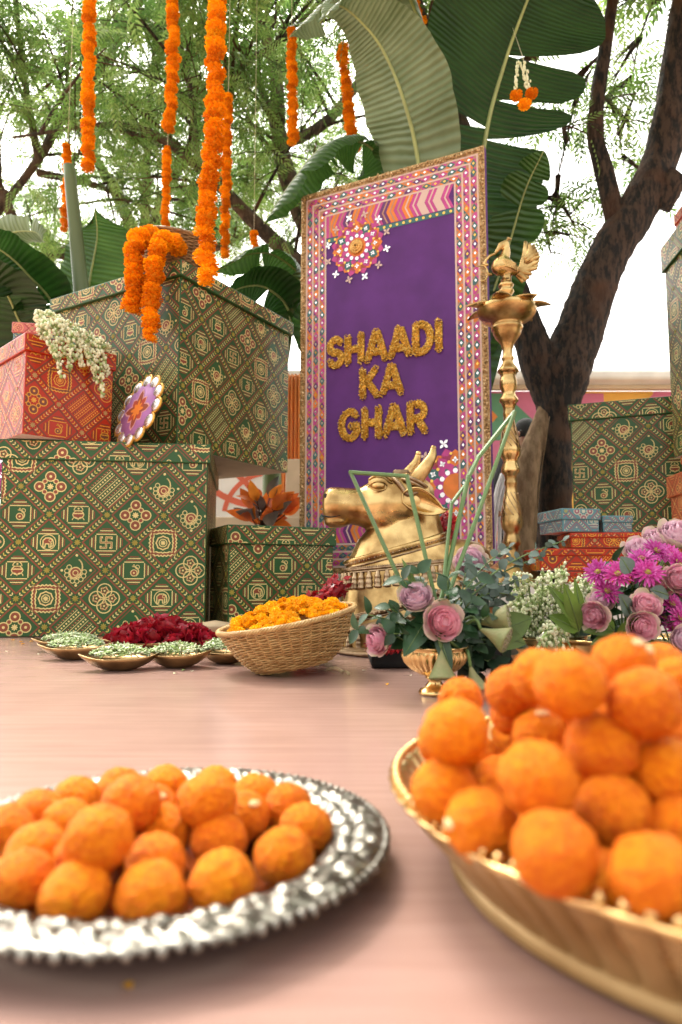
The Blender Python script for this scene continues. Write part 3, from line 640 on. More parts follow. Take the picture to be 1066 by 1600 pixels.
def motif(i):
    k = Ink()
    if i == 0:                                   # scalloped medallion
        sq = lambda a: 1 / max(abs(math.cos(a)), abs(math.sin(a))) ** 0.75
        k.ring(0, 0, 0.2, 0.018, CREAM, 48, 2, lambda a: sq(a) * (1 + 0.05 * math.cos(24 * a))); k.ring(0, 0, 0.168, 0.03, RED, 32, 1, sq); k.ring(0, 0, 0.148, LW, CREAM, 40, 2, lambda a: sq(a) * (1 + .05 * math.cos(16 * a)))
        k.ring(0, 0, 0.09, 0.02, RED, 20, 1); k.ring(0, 0, 0.095, LW, CREAM, 24, 2, lambda a: 1 + .08 * math.cos(8 * a)); k.ring(0, 0, 0.055, 0.012, CREAM, 14); k.flower(0, 0, 0.045, CREAM)
    elif i == 1:                                 # ring of circles
        for a in range(4):
            x, y = 0.165 * math.cos(a * PI / 2), 0.165 * math.sin(a * PI / 2); k.disc(x, y, .07, RED); k.ring(x, y, .07, .014, CREAM, 14); k.disc(x, y, .024, CREAM, 6, 2)
            x, y = 0.12 * math.cos(a * PI / 2 + PI / 4), 0.12 * math.sin(a * PI / 2 + PI / 4); k.disc(x, y, .032, RED, 8); k.ring(x, y, .03, .011, CREAM, 10)
        k.flower(0, 0, 0.055, CREAM)
    elif i == 2:                                 # quatrefoil
        for a in range(4):
            x, y = 0.12 * math.cos(a * PI / 2), 0.12 * math.sin(a * PI / 2); k.ring(x, y, .105, .014, CREAM, 18)
            for b in range(5): k.disc(x + .05 * math.cos(b * 1.257 + a), y + .05 * math.sin(b * 1.257 + a), .026, RED, 7)
            k.ring(x, y, .05, .01, CREAM, 15, 2, lambda q: 1 + .25 * math.cos(5 * q)); k.disc(x, y, .017, CREAM, 6, 2)
    elif i == 3:                                 # paisley in a diamond
        k.line([(0, .3), (.3, 0), (0, -.3), (-.3, 0)], 0.011, RED, True)
        sp = [(.13 * (1 - t * .85) * math.cos(4.2 * t - 2.2) - .01 + .06 * t, .13 * (1 - t * .85) * math.sin(4.2 * t - 2.2) - .02 + .17 * t) for t in [j / 14 for j in range(15)]]
        k.disc(-.01, -.04, .085, RED, 14); k.line(sp, .018, CREAM); k.ring(-.01, -.04, .08, .013, CREAM, 18); k.ring(-.01, -.04, .035, .011, CREAM, 10)
        for a in range(9): k.ring(-.01 + .135 * math.cos(a * .5 + 2.4), -.04 + .135 * math.sin(a * .5 + 2.4), .03, .011, CREAM, 8)
        k.disc(.22, .0, .022, CREAM, 6); k.disc(-.22, .0, .022, CREAM, 6); k.disc(0, -.24, .022, CREAM, 6); k.disc(0, .24, .022, CREAM, 6)
    elif i == 4:                                 # elephant
        stripes(k); k.ring(0, 0, .125, .012, CREAM, 20, 2)
        k.poly([(-.08, -.02), (.05, -.03), (.07, .04), (-.02, .075), (-.075, .05)], RED, 1)
        k.line([(-.085, -.09), (-.085, .03), (-.04, .075), (.03, .075), (.075, .05), (.09, .0), (.09, -.06), (.07, -.075)], LW, CREAM)
        k.line([(-.085, -.09), (-.05, -.09), (-.045, -.03), (.015, -.03), (.02, -.09), (.05, -.09), (.055, -.01)], LW, CREAM); k.ring(.04, .03, .022, .009, CREAM, 8)
    elif i == 5:                                 # auspicious cross of the wedding print
        stripes(k); a = .095
        for r in range(4):
            c, s_ = math.cos(r * PI / 2), math.sin(r * PI / 2); rot = lambda x, y: (x * c - y * s_, x * s_ + y * c)
            k.line([rot(0, 0), rot(0, a), rot(-a * -1, a), rot(a * 1.0, a * .72)], .03, CREAM, lay=2); k.line([rot(0, 0), rot(0, a), rot(a, a)], .011, RED, lay=3)
    elif i == 6:                                 # pot
        stripes(k); k.poly([(-.09, .0), (-.06, -.06), (.06, -.06), (.09, .0), (.07, .05), (-.07, .05)], RED, 1)
        k.ring(0, -.0, .09, .013, CREAM, 20, 2, lambda a: 1 - .25 * abs(math.sin(a))); k.line([(-.08, .02), (.08, .02)], LW, CREAM); k.line([(-.06, .07), (.06, .07)], LW, CREAM)
        k.ring(0, .075, .07, .012, CREAM, 10, 2, None, 0, PI); k.ring(-.05, -.1, .045, .011, CREAM, 8, 2, None, 0, PI); k.ring(.05, -.1, .045, .011, CREAM, 8, 2, None, 0, PI); k.disc(0, .11, .018, CREAM, 6)
    elif i == 7:                                 # rows of dots
        for r in range(6):
            o = -.2 + r * .08
            for j in range(9):
                q = -.2 + j * .05; x, y = (q + o) * .707, (q - o) * .707
                if r % 2: k.disc(x, y, .016, CREAM, 6)
                else: k.disc(x, y, .017, RED, 6); k.disc(x + .018, y - .0, .008, CREAM, 4, 2)
            k.line([((-.22 + o + .04) * .707, (-.22 - o - .04) * .707), ((.22 + o + .04) * .707, (.22 - o - .04) * .707)], .009, CREAM)
    else:                                        # mango
        stripes(k); sp = [(.0 + .1 * (1 - t) * math.sin(5.5 * t + .4), -.03 + .13 * t - .07 * math.cos(5.5 * t + .4) * (1 - t)) for t in [j / 14 for j in range(15)]]
        k.disc(.0, -.04, .05, RED, 10); k.line(sp, .02, CREAM); k.ring(0, -.045, .05, .012, CREAM, 14); k.disc(0, -.045, .018, CREAM, 6, 2); k.ring(.06, .06, .03, .01, CREAM, 9)
    return k.p
MOTIFS = [motif(i) for i in range(9)]
def edge_ink():
    k = Ink()                                    # along +x from 0 to 1 (a lattice edge), later turned 45 degrees
    for s in (-1, 1): k.line([(.09, s * .088), (.91, s * .088)], 0.034, RED)
    for j in range(8):
        x = .12 + j * .1
        for s in (-1, 1): k.petal(x, 0, .075, .017, s * 0.75, CREAM if j % 3 != 1 else YEL, 2)
        if j % 2: k.disc(x + .06, 0, .015, RED, 5, 2)
    k.flower(0, 0, .085, YEL)
    return k.p
EDGE = edge_ink()
def xf(polys, sx, ang, tx, ty):
    c, s_ = math.cos(ang) * sx, math.sin(ang) * sx
    return [(l, q, [(x * c - y * s_ + tx, x * s_ + y * c + ty) for x, y in p]) for l, q, p in polys]
def clip(p, W, H):
    def cut(p, ax, lim, sg):
        out = []
        for i in range(len(p)):
            a, b = p[i], p[(i + 1) % len(p)]; da, db = sg * (a[ax] - lim), sg * (b[ax] - lim)
            if da >= 0: out.append(a)
            if (da > 0 > db) or (da < 0 < db):
                t = da / (da - db); out.append((a[0] + (b[0] - a[0]) * t, a[1] + (b[1] - a[1]) * t))
        return out
    for ax, lim, sg in ((0, 0, 1), (0, W, -1), (1, 0, 1), (1, H, -1)):
        if not p: return p
        if all(sg * (q[ax] - lim) >= 0 for q in p): continue
        p = cut(p, ax, lim, sg)
    return p
SEQ = [[4, 5, 0, 6, 2], [8, 6, 1, 3, 7], [1, 7, 3, 4, 0], [0, 2, 4, 8, 5], [6, 3, 8, 2, 1]]
def print_polys(W, H, D=0.235, seed=0):
    """every ink shape on a W x H face, D the diamond's diagonal"""
    rnd = random.Random(seed); ox, oy = rnd.uniform(0, D), rnd.uniform(0, D); rs = rnd.randrange(25); out = []
    ni, nj = int(W / D) + 3, int(H / D) + 3
    for j in range(-2, 2 * nj):
        for i in range(-2, ni):
            cx = ox - D + i * D + (D / 2 if j % 2 else 0); cy = oy - D + j * D / 2
            if -D * .6 < cx < W + D * .6 and -D * .6 < cy < H + D * .6:
                mo = SEQ[(j + rs) % 5][(i + rs // 5) % 5]; out += xf(MOTIFS[mo], D * (1.0 if mo in (4, 5, 6, 8) else 1.12), 0, cx, cy)
            nx, ny = cx, cy - D / 2                       # node below the cell
            if -D < nx < W + D and -D < ny < H + D:
                out += xf(EDGE, D * .7071, PI / 4, nx, ny); out += xf(EDGE, D * .7071, 3 * PI / 4, nx, ny)
    res = []
    for l, c, p in out:
        p = clip(p, W, H)
        if len(p) >= 3: res.append((l, c, p))
    return res
def ink_on(mb, polys, O, U, V, lift=0.0005):
    O, U, V = Vector(O), Vector(U), Vector(V); n = U.cross(V).normalized()
    for l, c, p in polys:
        b = len(mb.v); q = O + n * (lift * l)
        mb.v.extend([tuple(q + U * x + V * y) for x, y in p]); mb.f.append(list(range(b, b + len(p)))); mb.m.append(c); mb.sm.append(False)

def paper(name, c):
    return mat(name, c, 0.36, 0, var=0.1, vscale=3, bump=0.16, bscale=4, spec=0.3, coat=0.06, rvar=0.06, bdist=0.01)
PAPER = {
 'green': (paper('paper_green', (0.026, 0.092, 0.026)), [paper('ink_cream', (0.74, 0.61, 0.25)), paper('ink_rust', (0.24, 0.065, 0.032)), paper('ink_green', (0.02, 0.06, 0.03)), paper('ink_yellow', (0.62, 0.50, 0.10))]),
 'red': (paper('paper_red', (0.42, 0.024, 0.003)), [paper('ink_gold', (0.74, 0.34, 0.035)), paper('ink_brown', (0.17, 0.045, 0.02)), paper('ink_dull', (0.12, 0.06, 0.02)), paper('ink_pale', (0.72, 0.50, 0.20))]),
 'blue': (paper('paper_blue', (0.10, 0.24, 0.27)), [paper('ink_pale_cream', (0.55, 0.58, 0.45)), paper('ink_mauve', (0.30, 0.12, 0.16)), paper('ink_teal', (0.05, 0.12, 0.14)), paper('ink_pale_yellow', (0.62, 0.58, 0.26))]),
 'pink': (paper('paper_pink', (0.56, 0.16, 0.15)), [paper('ink_peach', (0.74, 0.42, 0.22)), paper('ink_rose', (0.34, 0.07, 0.06)), paper('ink_wine', (0.2, 0.05, 0.05)), paper('ink_sand', (0.74, 0.55, 0.3))]),
 'orange': (paper('paper_orange', (0.50, 0.10, 0.04)), [paper('ink_amber', (0.72, 0.36, 0.12)), paper('ink_clay', (0.28, 0.07, 0.03)), paper('ink_umber', (0.2, 0.05, 0.03)), paper('ink_straw', (0.72, 0.50, 0.2))]),
}
M['card'] = mat('card_underside', (0.62, 0.52, 0.47), 0.7, 0, var=0.06, vscale=8)
def gift_box(label, corner, rz, w, d, h, pal='green', z0=0.0, lid=0.075, over=0.010, D=0.235, seed=0, faces='flr', lidpal=None, group=None, gap=0.0, name='gift_box'):
    """corner = front left corner on the ground plan; w along the box's x, d along its y"""
    base, inks = PAPER[pal]; lbase, links = PAPER[lidpal or pal]
    t = thing(name, label, 'box', (corner[0], corner[1], z0), rz, group)
    bh = h - 0.012
    bo = MB().box((w / 2, d / 2, bh / 2 + 0.001), (w, d, bh - 0.002), bev=0.003); b = bo.build('body', [base, M['card']], t)
    for p in b.data.polygons:
        if p.normal.z < -0.9: p.material_index = 1
    lw, ld = w + 2 * over, d + 2 * over; z1 = h - lid
    l = MB().box((w / 2, d / 2, h - lid / 2), (lw, ld, lid), bev=0.004).build('lid', lbase, t)
    mb = MB(); ml = MB(); e = 0.004; m = 0.0045
    def face(f, W0, D0, x0, y0, za, zb, mbx, sd):
        H = zb - za
        if f == 'f': ink_on(mbx, print_polys(W0 - 2 * m, H, D, sd), (x0 + m, y0, za), (1, 0, 0), (0, 0, 1))
        if f == 'r': ink_on(mbx, print_polys(D0 - 2 * m, H, D, sd + 1), (x0 + W0, y0 + m, za), (0, 1, 0), (0, 0, 1))
        if f == 'l': ink_on(mbx, print_polys(D0 - 2 * m, H, D, sd + 2), (x0, y0 + D0 - m, za), (0, -1, 0), (0, 0, 1))
    for f in faces:
        face(f, w, d, 0, 0, 0.005, z1 - gap + 0.003, mb, seed * 7); face(f, lw, ld, -over, -over, z1 + 0.005, h - 0.005, ml, seed * 7 + 3)
    mb.build('printed_pattern', inks, b); ml.build('printed_pattern', links, l)
    return t

GB = 'patterned gift boxes stacked on the stage'
def corner_at(P, rz, dx): return (P[0] + dx * math.cos(rz), P[1] + dx * math.sin(rz))
gift_box('large green patterned box at far left standing on the stage floor', (-1.425, 2.835), R(8), 0.85, 0.92, 0.826, 'green', 0.0005, 0.085, 0.012, seed=1, faces='fr', group=GB)
gift_box('biggest green patterned box, corner forward, overhanging the box below it', (-0.735, 3.01), R(60), 0.875, 0.875, 0.865, 'green', 0.8275, 0.075, 0.02, seed=2, faces='fl', group=GB)
gift_box('red patterned box under the white buds, corner forward', (-1.30, 2.74), R(46), 0.385, 0.385, 0.425, 'red', 0.8275, 0.075, 0.01, D=0.21, seed=3, faces='fl', group=GB)
gift_box('small blue box with a pink lid on the back of the red box', (-1.495, 3.02), R(12), 0.20, 0.2, 0.155, 'blue', 1.2535, 0.05, 0.006, D=0.16, seed=4, lidpal='pink', group=GB)
gift_box('small low green patterned box in front of the sign, left of the bull', (-0.49, 2.985), R(25), 0.50, 0.32, 0.477, 'green', 0.0005, 0.085, 0.012, seed=5, faces='flr', group=GB)
gift_box('green patterned box beside the tree trunk, behind the thin stacked boxes', (1.165, 3.40), R(-21), 0.66, 0.5, 0.90, 'green', 0.2195, 0.085, 0.012, D=0.215, seed=6, faces='fl', group=GB)
gift_box('orange-red box at the right edge below the tall green box', (1.405, 2.50), R(-6), 0.52, 0.5, 0.47, 'orange', 0.2195, 0.095, 0.012, D=0.17, seed=7, faces='fl', group=GB)
gift_box('flat orange box squeezed between the tall green box and the orange-red box', (1.47, 2.58), R(-6), 0.42, 0.42, 0.09, 'orange', 0.6905, 0.035, 0.004, D=0.17, seed=8, faces='fl', group=GB)
gift_box('tall green patterned box at the right edge, high on the stack', (1.462, 2.60), R(-6), 0.46, 0.46, 1.0, 'green', 0.7815, 0.12, 0.012, D=0.2, seed=9, faces='fl', group=GB)
gift_box('little red box on top of the tall green box at the right edge', (1.535, 2.76), R(-6), 0.2, 0.29, 0.15, 'red', 1.7825, 0.05, 0.005, D=0.12, seed=10, faces='fl', group=GB)
gift_box('lowest red flat box of the thin stack in front of the tree', (0.90, 2.72), R(-3), 0.34, 0.2, 0.05, 'red', 0.2195, 0.02, 0.004, D=0.16, seed=11, faces='fl', group=GB)
gift_box('wide red flat box second from the bottom of the thin stack', (0.79, 2.71), R(1), 0.47, 0.22, 0.09, 'red', 0.2705, 0.03, 0.005, D=0.19, seed=12, faces='fl', group=GB)
gift_box('short red flat box under the blue one in the thin stack', (0.915, 2.715), R(-4), 0.31, 0.2, 0.062, 'red', 0.3615, 0.022, 0.005, D=0.15, seed=13, faces='fl', group=GB)
gift_box('pale blue flat box on top of the thin stack by the tree', (0.88, 2.70), R(9), 0.155, 0.21, 0.095, 'blue', 0.4245, 0.045, 0.006, D=0.15, seed=14, faces='flr', group=GB)
gift_box('blue-grey flat box beside the pale blue one on the thin stack', (1.055, 2.74), R(3), 0.12, 0.14, 0.07, 'blue', 0.4245, 0.03, 0.004, D=0.12, seed=15, faces='flr', group=GB)

# ================================================================== the sign
def sign():
    x0, y0, x1, y1, zb, zt = -0.222, 3.66, 0.712, 3.20, 0.266, 2.385
    W = math.hypot(x1 - x0, y1 - y0); H = zt - zb; rz = math.atan2(y1 - y0, x1 - x0)
    t = thing('wedding_sign', 'tall purple sign reading SHAADI KA GHAR with a patchwork border', 'sign', (x0, y0, zb), rz)
    purple = mat('purple_cloth', (0.105, 0.026, 0.185), 0.8, 0, var=0.12, vscale=6, bump=0.5, bscale=900, bdist=0.002)
    MB().box((W / 2, 0.02, H / 2), (W, 0.04, H), bev=0.002).build('board', purple, t)
    wht, pnk, org, tel, plm, tan, mir, gol = range(8)
    ms = [mat('tape_cream', (0.66, 0.48, 0.42), 0.6), mat('patch_pink', (0.50, 0.055, 0.26), 0.6, var=0.1), mat('patch_orange', (0.72, 0.20, 0.03), 0.6, var=0.1), mat('patch_teal', (0.045, 0.15, 0.15), 0.6, var=0.1),
          mat('patch_plum', (0.13, 0.03, 0.15), 0.6), mat('patch_tan', (0.45, 0.24, 0.16), 0.7), mat('mirror_chip', (0.82, 0.80, 0.80), 0.18, 0.75), mat('gold_sequin', (0.80, 0.48, 0.10), 0.3, 0.8)]
    rnd = random.Random(3); k = Ink()
    g = 0.032; bw = 0.030; tot = 3 * bw + 4 * 0.009            # gold trim, then three rows
    def frame(inset, w, c, lay):
        a, b = inset, inset + w
        for p in ([(a, a), (W - a, a), (W - b, b), (b, b)], [(W - a, a), (W - a, H - a), (W - b, H - b), (W - b, b)], [(W - a, H - a), (a, H - a), (b, H - b), (W - b, H - b)], [(a, H - a), (a, a), (b, b), (b, H - b)]): k.poly(p, c, lay)
    frame(g, tot, tan, 1)
    for r in range(4): frame(g + r * (bw + 0.009), 0.009, wht, 3)
    for r in range(3):
        c0 = g + 0.009 + r * (bw + 0.009) + bw / 2
        def run(ax, fixed, lo, hi):
            n = int((hi - lo) / 0.046); L = (hi - lo) / n
            for i in range(n):
                u = lo + (i + 0.5) * L; col = (pnk, tel, org, plm, pnk, tel)[(i + r * 2 + rnd.randrange(2)) % 6]; c2 = (org, pnk, plm, tel, org)[(i * 2 + r) % 5]
                f = lambda du, dv: (u + du, fixed + dv) if ax == 0 else (fixed + dv, u + du)
                k.poly([f(-L * .5, 0), f(0, -bw * .5), f(L * .5, 0), f(0, bw * .5)], col, 2)
                k.poly([f(-L * .5, -bw * .5), f(0, -bw * .5), f(-L * .5, -bw * .02)], c2, 2)
                k.poly([f(L * .5, bw * .5), f(0, bw * .5), f(L * .5, bw * .02)], pnk if c2 != pnk else org, 2)
                k.poly([f(-L * .19, 0), f(0, -bw * .23), f(L * .19, 0), f(0, bw * .23)], mir if rnd.random() < .8 else gol, 4)
        run(1, c0, c0, H - c0); run(1, W - c0, c0, H - c0); run(0, H - c0, c0, W - c0); run(0, c0, c0, W - c0)
    iN = g + tot; zb2 = 0.125                                   # chevron bands top and bottom
    for zz, sg in ((H - iN - zb2, 1), (iN + 0.002, 1)):
        n = 17; L = (W - 2 * iN) / n
        for i in range(n):
            u = iN + i * L; c = (pnk, org, pnk, plm, org)[i % 5] if i < 13 else (pnk, wht)[i % 2]
            for s in (0, 1):
                ya, yb = zz + s * zb2 / 2, zz + (s + 1) * zb2 / 2; o = 0.028
                q = [(u - (o if s else 0), ya), (u + L * .98 - (o if s else 0), ya), (u + L * .98 - (0 if s else o), yb), (u - (0 if s else o), yb)]
                q = [(min(max(x, iN), W - iN), y) for x, y in q]; k.poly(q, c, 2)
                q2 = [(x + L * .4, y) for x, y in (q[0], q[0], q[3], q[3])]; q2 = [(q[0][0] + L * .42, ya), (q[0][0] + L * .62, ya), (q[3][0] + L * .62, yb), (q[3][0] + L * .42, yb)]
                q2 = [(min(x, W - iN), y) for x, y in q2]; k.poly(q2, (wht if i > 11 or i % 4 == 3 else tan), 3)
    for zz in (H - iN - zb2 - 0.03, iN + zb2 + 0.004):
        k.poly([(iN, zz), (W - iN, zz), (W - iN, zz + 0.026), (iN, zz + 0.026)], tel, 3)
        for i in range(20): k.disc(iN + (i + .5) * (W - 2 * iN) / 20, zz + .013, .0075, gol, 8, 4)
    mb = MB(); O = (0, 0, 0); ink_on(mb, k.p, O, (1, 0, 0), (0, 0, 1), 0.0006); mb.build('patchwork_border', ms, t)
    def mandala(cx, cz, Rm, clipx=None, seed=0):
        q = Ink(); rn = random.Random(seed)
        def put(fn):
            fn()
        for n, r0, r1, w, c, ly in ((12, .62, 1.0, .17, pnk, 5), (12, .45, .86, .15, org, 6), (12, .30, .62, .12, pnk, 7), (12, .3, .52, .09, tel, 8)):
            for i in range(n):
                a = 2 * PI * (i + (.5 if ly % 2 else 0)) / n; col = c if ly != 6 else (org, pnk, tel)[i % 3]
                x, y = cx + math.cos(a) * Rm * r0 * .6, cz + math.sin(a) * Rm * r0 * .6; q.petal(x, y, Rm * (r1 - r0 * .6) * .86, Rm * w, a, col, ly)
        q.ring(cx, cz, .01, Rm * .66, plm, 36, 4, lambda a: 1); q.ring(cx, cz, Rm * .55, Rm * .2, org, 48, 5, lambda a: 1 + .12 * math.cos(12 * a)); q.disc(cx, cz, Rm * .42, pnk, 20, 9); q.disc(cx, cz, Rm * .3, org, 16, 10)
        for i in range(12):
            a = 2 * PI * i / 12; q.disc(cx + math.cos(a) * Rm * .36, cz + math.sin(a) * Rm * .36, Rm * .06, mir, 8, 11)
            q.disc(cx + math.cos(a + .26) * Rm * .58, cz + math.sin(a + .26) * Rm * .58, Rm * .04, gol, 7, 11)
            x, y = cx + math.cos(a) * Rm * .6, cz + math.sin(a) * Rm * .6; q.petal(x - math.cos(a) * Rm * .08, y - math.sin(a) * Rm * .08, Rm * .17, Rm * .035, a, mir, 11); q.petal(x + math.sin(a) * Rm * .08, y - math.cos(a) * Rm * .08, Rm * .16, Rm * .035, a + PI / 2, mir, 11)
            q.disc(cx + math.cos(a + .13) * Rm * .76, cz + math.sin(a + .13) * Rm * .76, Rm * .035, gol, 7, 11)
            x, y = cx + math.cos(a + .26) * Rm * 1.02, cz + math.sin(a + .26) * Rm * 1.02
            for b in range(4): q.petal(x, y, Rm * .13, Rm * .035, a + .8 + b * PI / 2, mir if i % 2 else wht, 11)
        out = []
        for l, c, p in q.p:
            p = clip([(x - iN, y) for x, y in p], W - 2 * iN, H)
            if len(p) >= 3: out.append((l, c, [(x + iN, y) for x, y in p]))
        mb = MB(); ink_on(mb, out, (0, 0, 0), (1, 0, 0), (0, 0, 1), 0.0006)
        o = mb.build('mandala_applique', ms, t)
        return o
    o = mandala(0.345, H - 0.375, 0.175, seed=1)
    fl = MB()
    for r, n, zc in ((.036, 14, .006), (.026, 11, .012), (.015, 7, .017)):
        for i in range(n): a = 2 * PI * i / n; fl.ball((0.345 + math.cos(a) * r * .7, -0.008 - zc, H - 0.375 + math.sin(a) * r * .7), (r * .42, .006, r * .42), 6, 4)
    fl.build('centre_flower', mat('gilt_flower', (0.75, 0.42, 0.12), 0.4, 0.5, var=0.2, vscale=60), o)
    mandala(W - iN - 0.015, 0.42, 0.215, seed=2)
    # rough gold braid round the edge
    br = MB(); rr = random.Random(4)
    for (ax, ay, bx, by) in ((.016, .016, W - .016, .016), (W - .016, .016, W - .016, H - .016), (W - .016, H - .016, .016, H - .016), (.016, H - .016, .016, .016)):
        L = math.hypot(bx - ax, by - ay); n = int(L / 0.0035)
        for i in range(n):
            f = i / n; br.octa((lerp(ax, bx, f) + rr.gauss(0, .005), -0.003 - abs(rr.gauss(0, .004)), lerp(ay, by, f) + rr.gauss(0, .005)), rr.uniform(.005, .0085), rr.randrange(2))
    br.box((W / 2, -0.001, .016), (W, .004, .032), mi=0); br.box((W / 2, -0.001, H - .016), (W, .004, .032), mi=0); br.box((.016, -0.0015, H / 2), (.032, .004, H - .06), mi=0); br.box((W - .016, -0.0015, H / 2), (.032, .004, H - .06), mi=0)
    br.build('gold_braid', [mat('braid_gold', (0.42, 0.26, 0.11), 0.5, 0.45, var=0.3, vscale=120), mat('braid_pale', (0.66, 0.46, 0.24), 0.35, 0.5, var=0.2, vscale=90)], t)
    # bead letters
    def arc(cx, cy, r, a0, a1, n=12, ry=None): return [(cx + r * math.cos(R(lerp(a0, a1, i / n))), cy + (ry or r) * math.sin(R(lerp(a0, a1, i / n)))) for i in range(n + 1)]
    ST = {'S': (.62, [arc(.31, .68, .2, 25, 270, 14, .2) + arc(.31, .29, .21, 90, -155, 14, .2)]),
          'H': (.72, [[(.13, .1), (.13, .9)], [(.59, .1), (.59, .9)], [(.13, .5), (.59, .5)]]),
          'A': (.78, [[(.1, .1), (.36, .9), (.42, .9), (.68, .1)], [(.22, .32), (.56, .32)]]),
          'D': (.72, [[(.13, .1), (.13, .9), (.3, .9)] + arc(.28, .5, .31, 90, -90, 12, .4) + [(.13, .1)]]),
          'I': (.26, [[(.13, .1), (.13, .9)]]),
          'K': (.70, [[(.13, .1), (.13, .9)], [(.57, .9), (.2, .47)], [(.28, .55), (.6, .1)]]),
          'G': (.78, [arc(.40, .5, .29, 45, 330, 18, .4) + [(.66, .3), (.66, .46), (.45, .46)]]),
          'R': (.70, [[(.13, .1), (.13, .9), (.34, .9)] + arc(.34, .69, .22, 90, -90, 8, .21) + [(.13, .48)], [(.36, .48), (.58, .1)]])}
    gm = [mat('bead_gold', (0.74, 0.42, 0.06), 0.3, 0.55, var=0.3, vscale=150), mat('bead_bright', (0.88, 0.62, 0.18), 0.25, 0.5), mat('bead_amber', (0.56, 0.29, 0.045), 0.35, 0.4)]
    rl = random.Random(9)
    def dist(p, seg):
        best = 9
        for a, b in zip(seg[:-1], seg[1:]):
            ax, ay = b[0] - a[0], b[1] - a[1]; L2 = ax * ax + ay * ay or 1e-9
            f = max(0, min(1, ((p[0] - a[0]) * ax + (p[1] - a[1]) * ay) / L2)); best = min(best, math.hypot(p[0] - a[0] - f * ax, p[1] - a[1] - f * ay))
        return best
    def word(s, u0, u1, z, h):
        tw = sum(ST[c][0] for c in s); sx = (u1 - u0) / tw; u = u0
        for c in s:
            wd, segs = ST[c]; mb = MB(); n = 0; tries = 0; goal = int(700 * wd); [mb.tube([(u + a * sx, -0.003, z + b * h) for a, b in q], 0.115 * h, 8, flat=0.28, up=(0, 1, 0)) for q in segs]
            while n < goal and tries < 20000:
                tries += 1; p = (rl.uniform(-.03, wd + .03), rl.uniform(-.03, 1.03)); dm = min(dist(p, q) for q in segs)
                if dm < 0.115 + rl.gauss(0, .006):
                    prof = 0.004 + math.sqrt(max(0, 1 - (dm / .12) ** 2)) * 0.010
                    mb.octa((u + p[0] * sx, -0.003 - prof * rl.uniform(.3, 1), z + p[1] * h), rl.uniform(.0032, .0050), rl.choice([0, 0, 0, 1, 2])); n += 1
            mb.build('letter_' + c.lower(), gm, t); u += wd * sx
    word('SHAADI', 0.165, 0.815, 1.095, 0.178); word('KA', 0.355, 0.605, 0.905, 0.172); word('GHAR', 0.235, 0.735, 0.690, 0.176)
    ped = MB().box((W / 2, 0.13, -zb / 2 - 0.0005), (W * 0.96, 0.34, zb - 0.002), bev=0.004).build('sign_plinth', M['platform'])
    ped.matrix_world = Matrix.Translation((x0, y0, zb)) @ Matrix.Rotation(rz, 4, 'Z')
    tag(ped, 'low cream plinth under the purple sign', 'plinth')
sign()
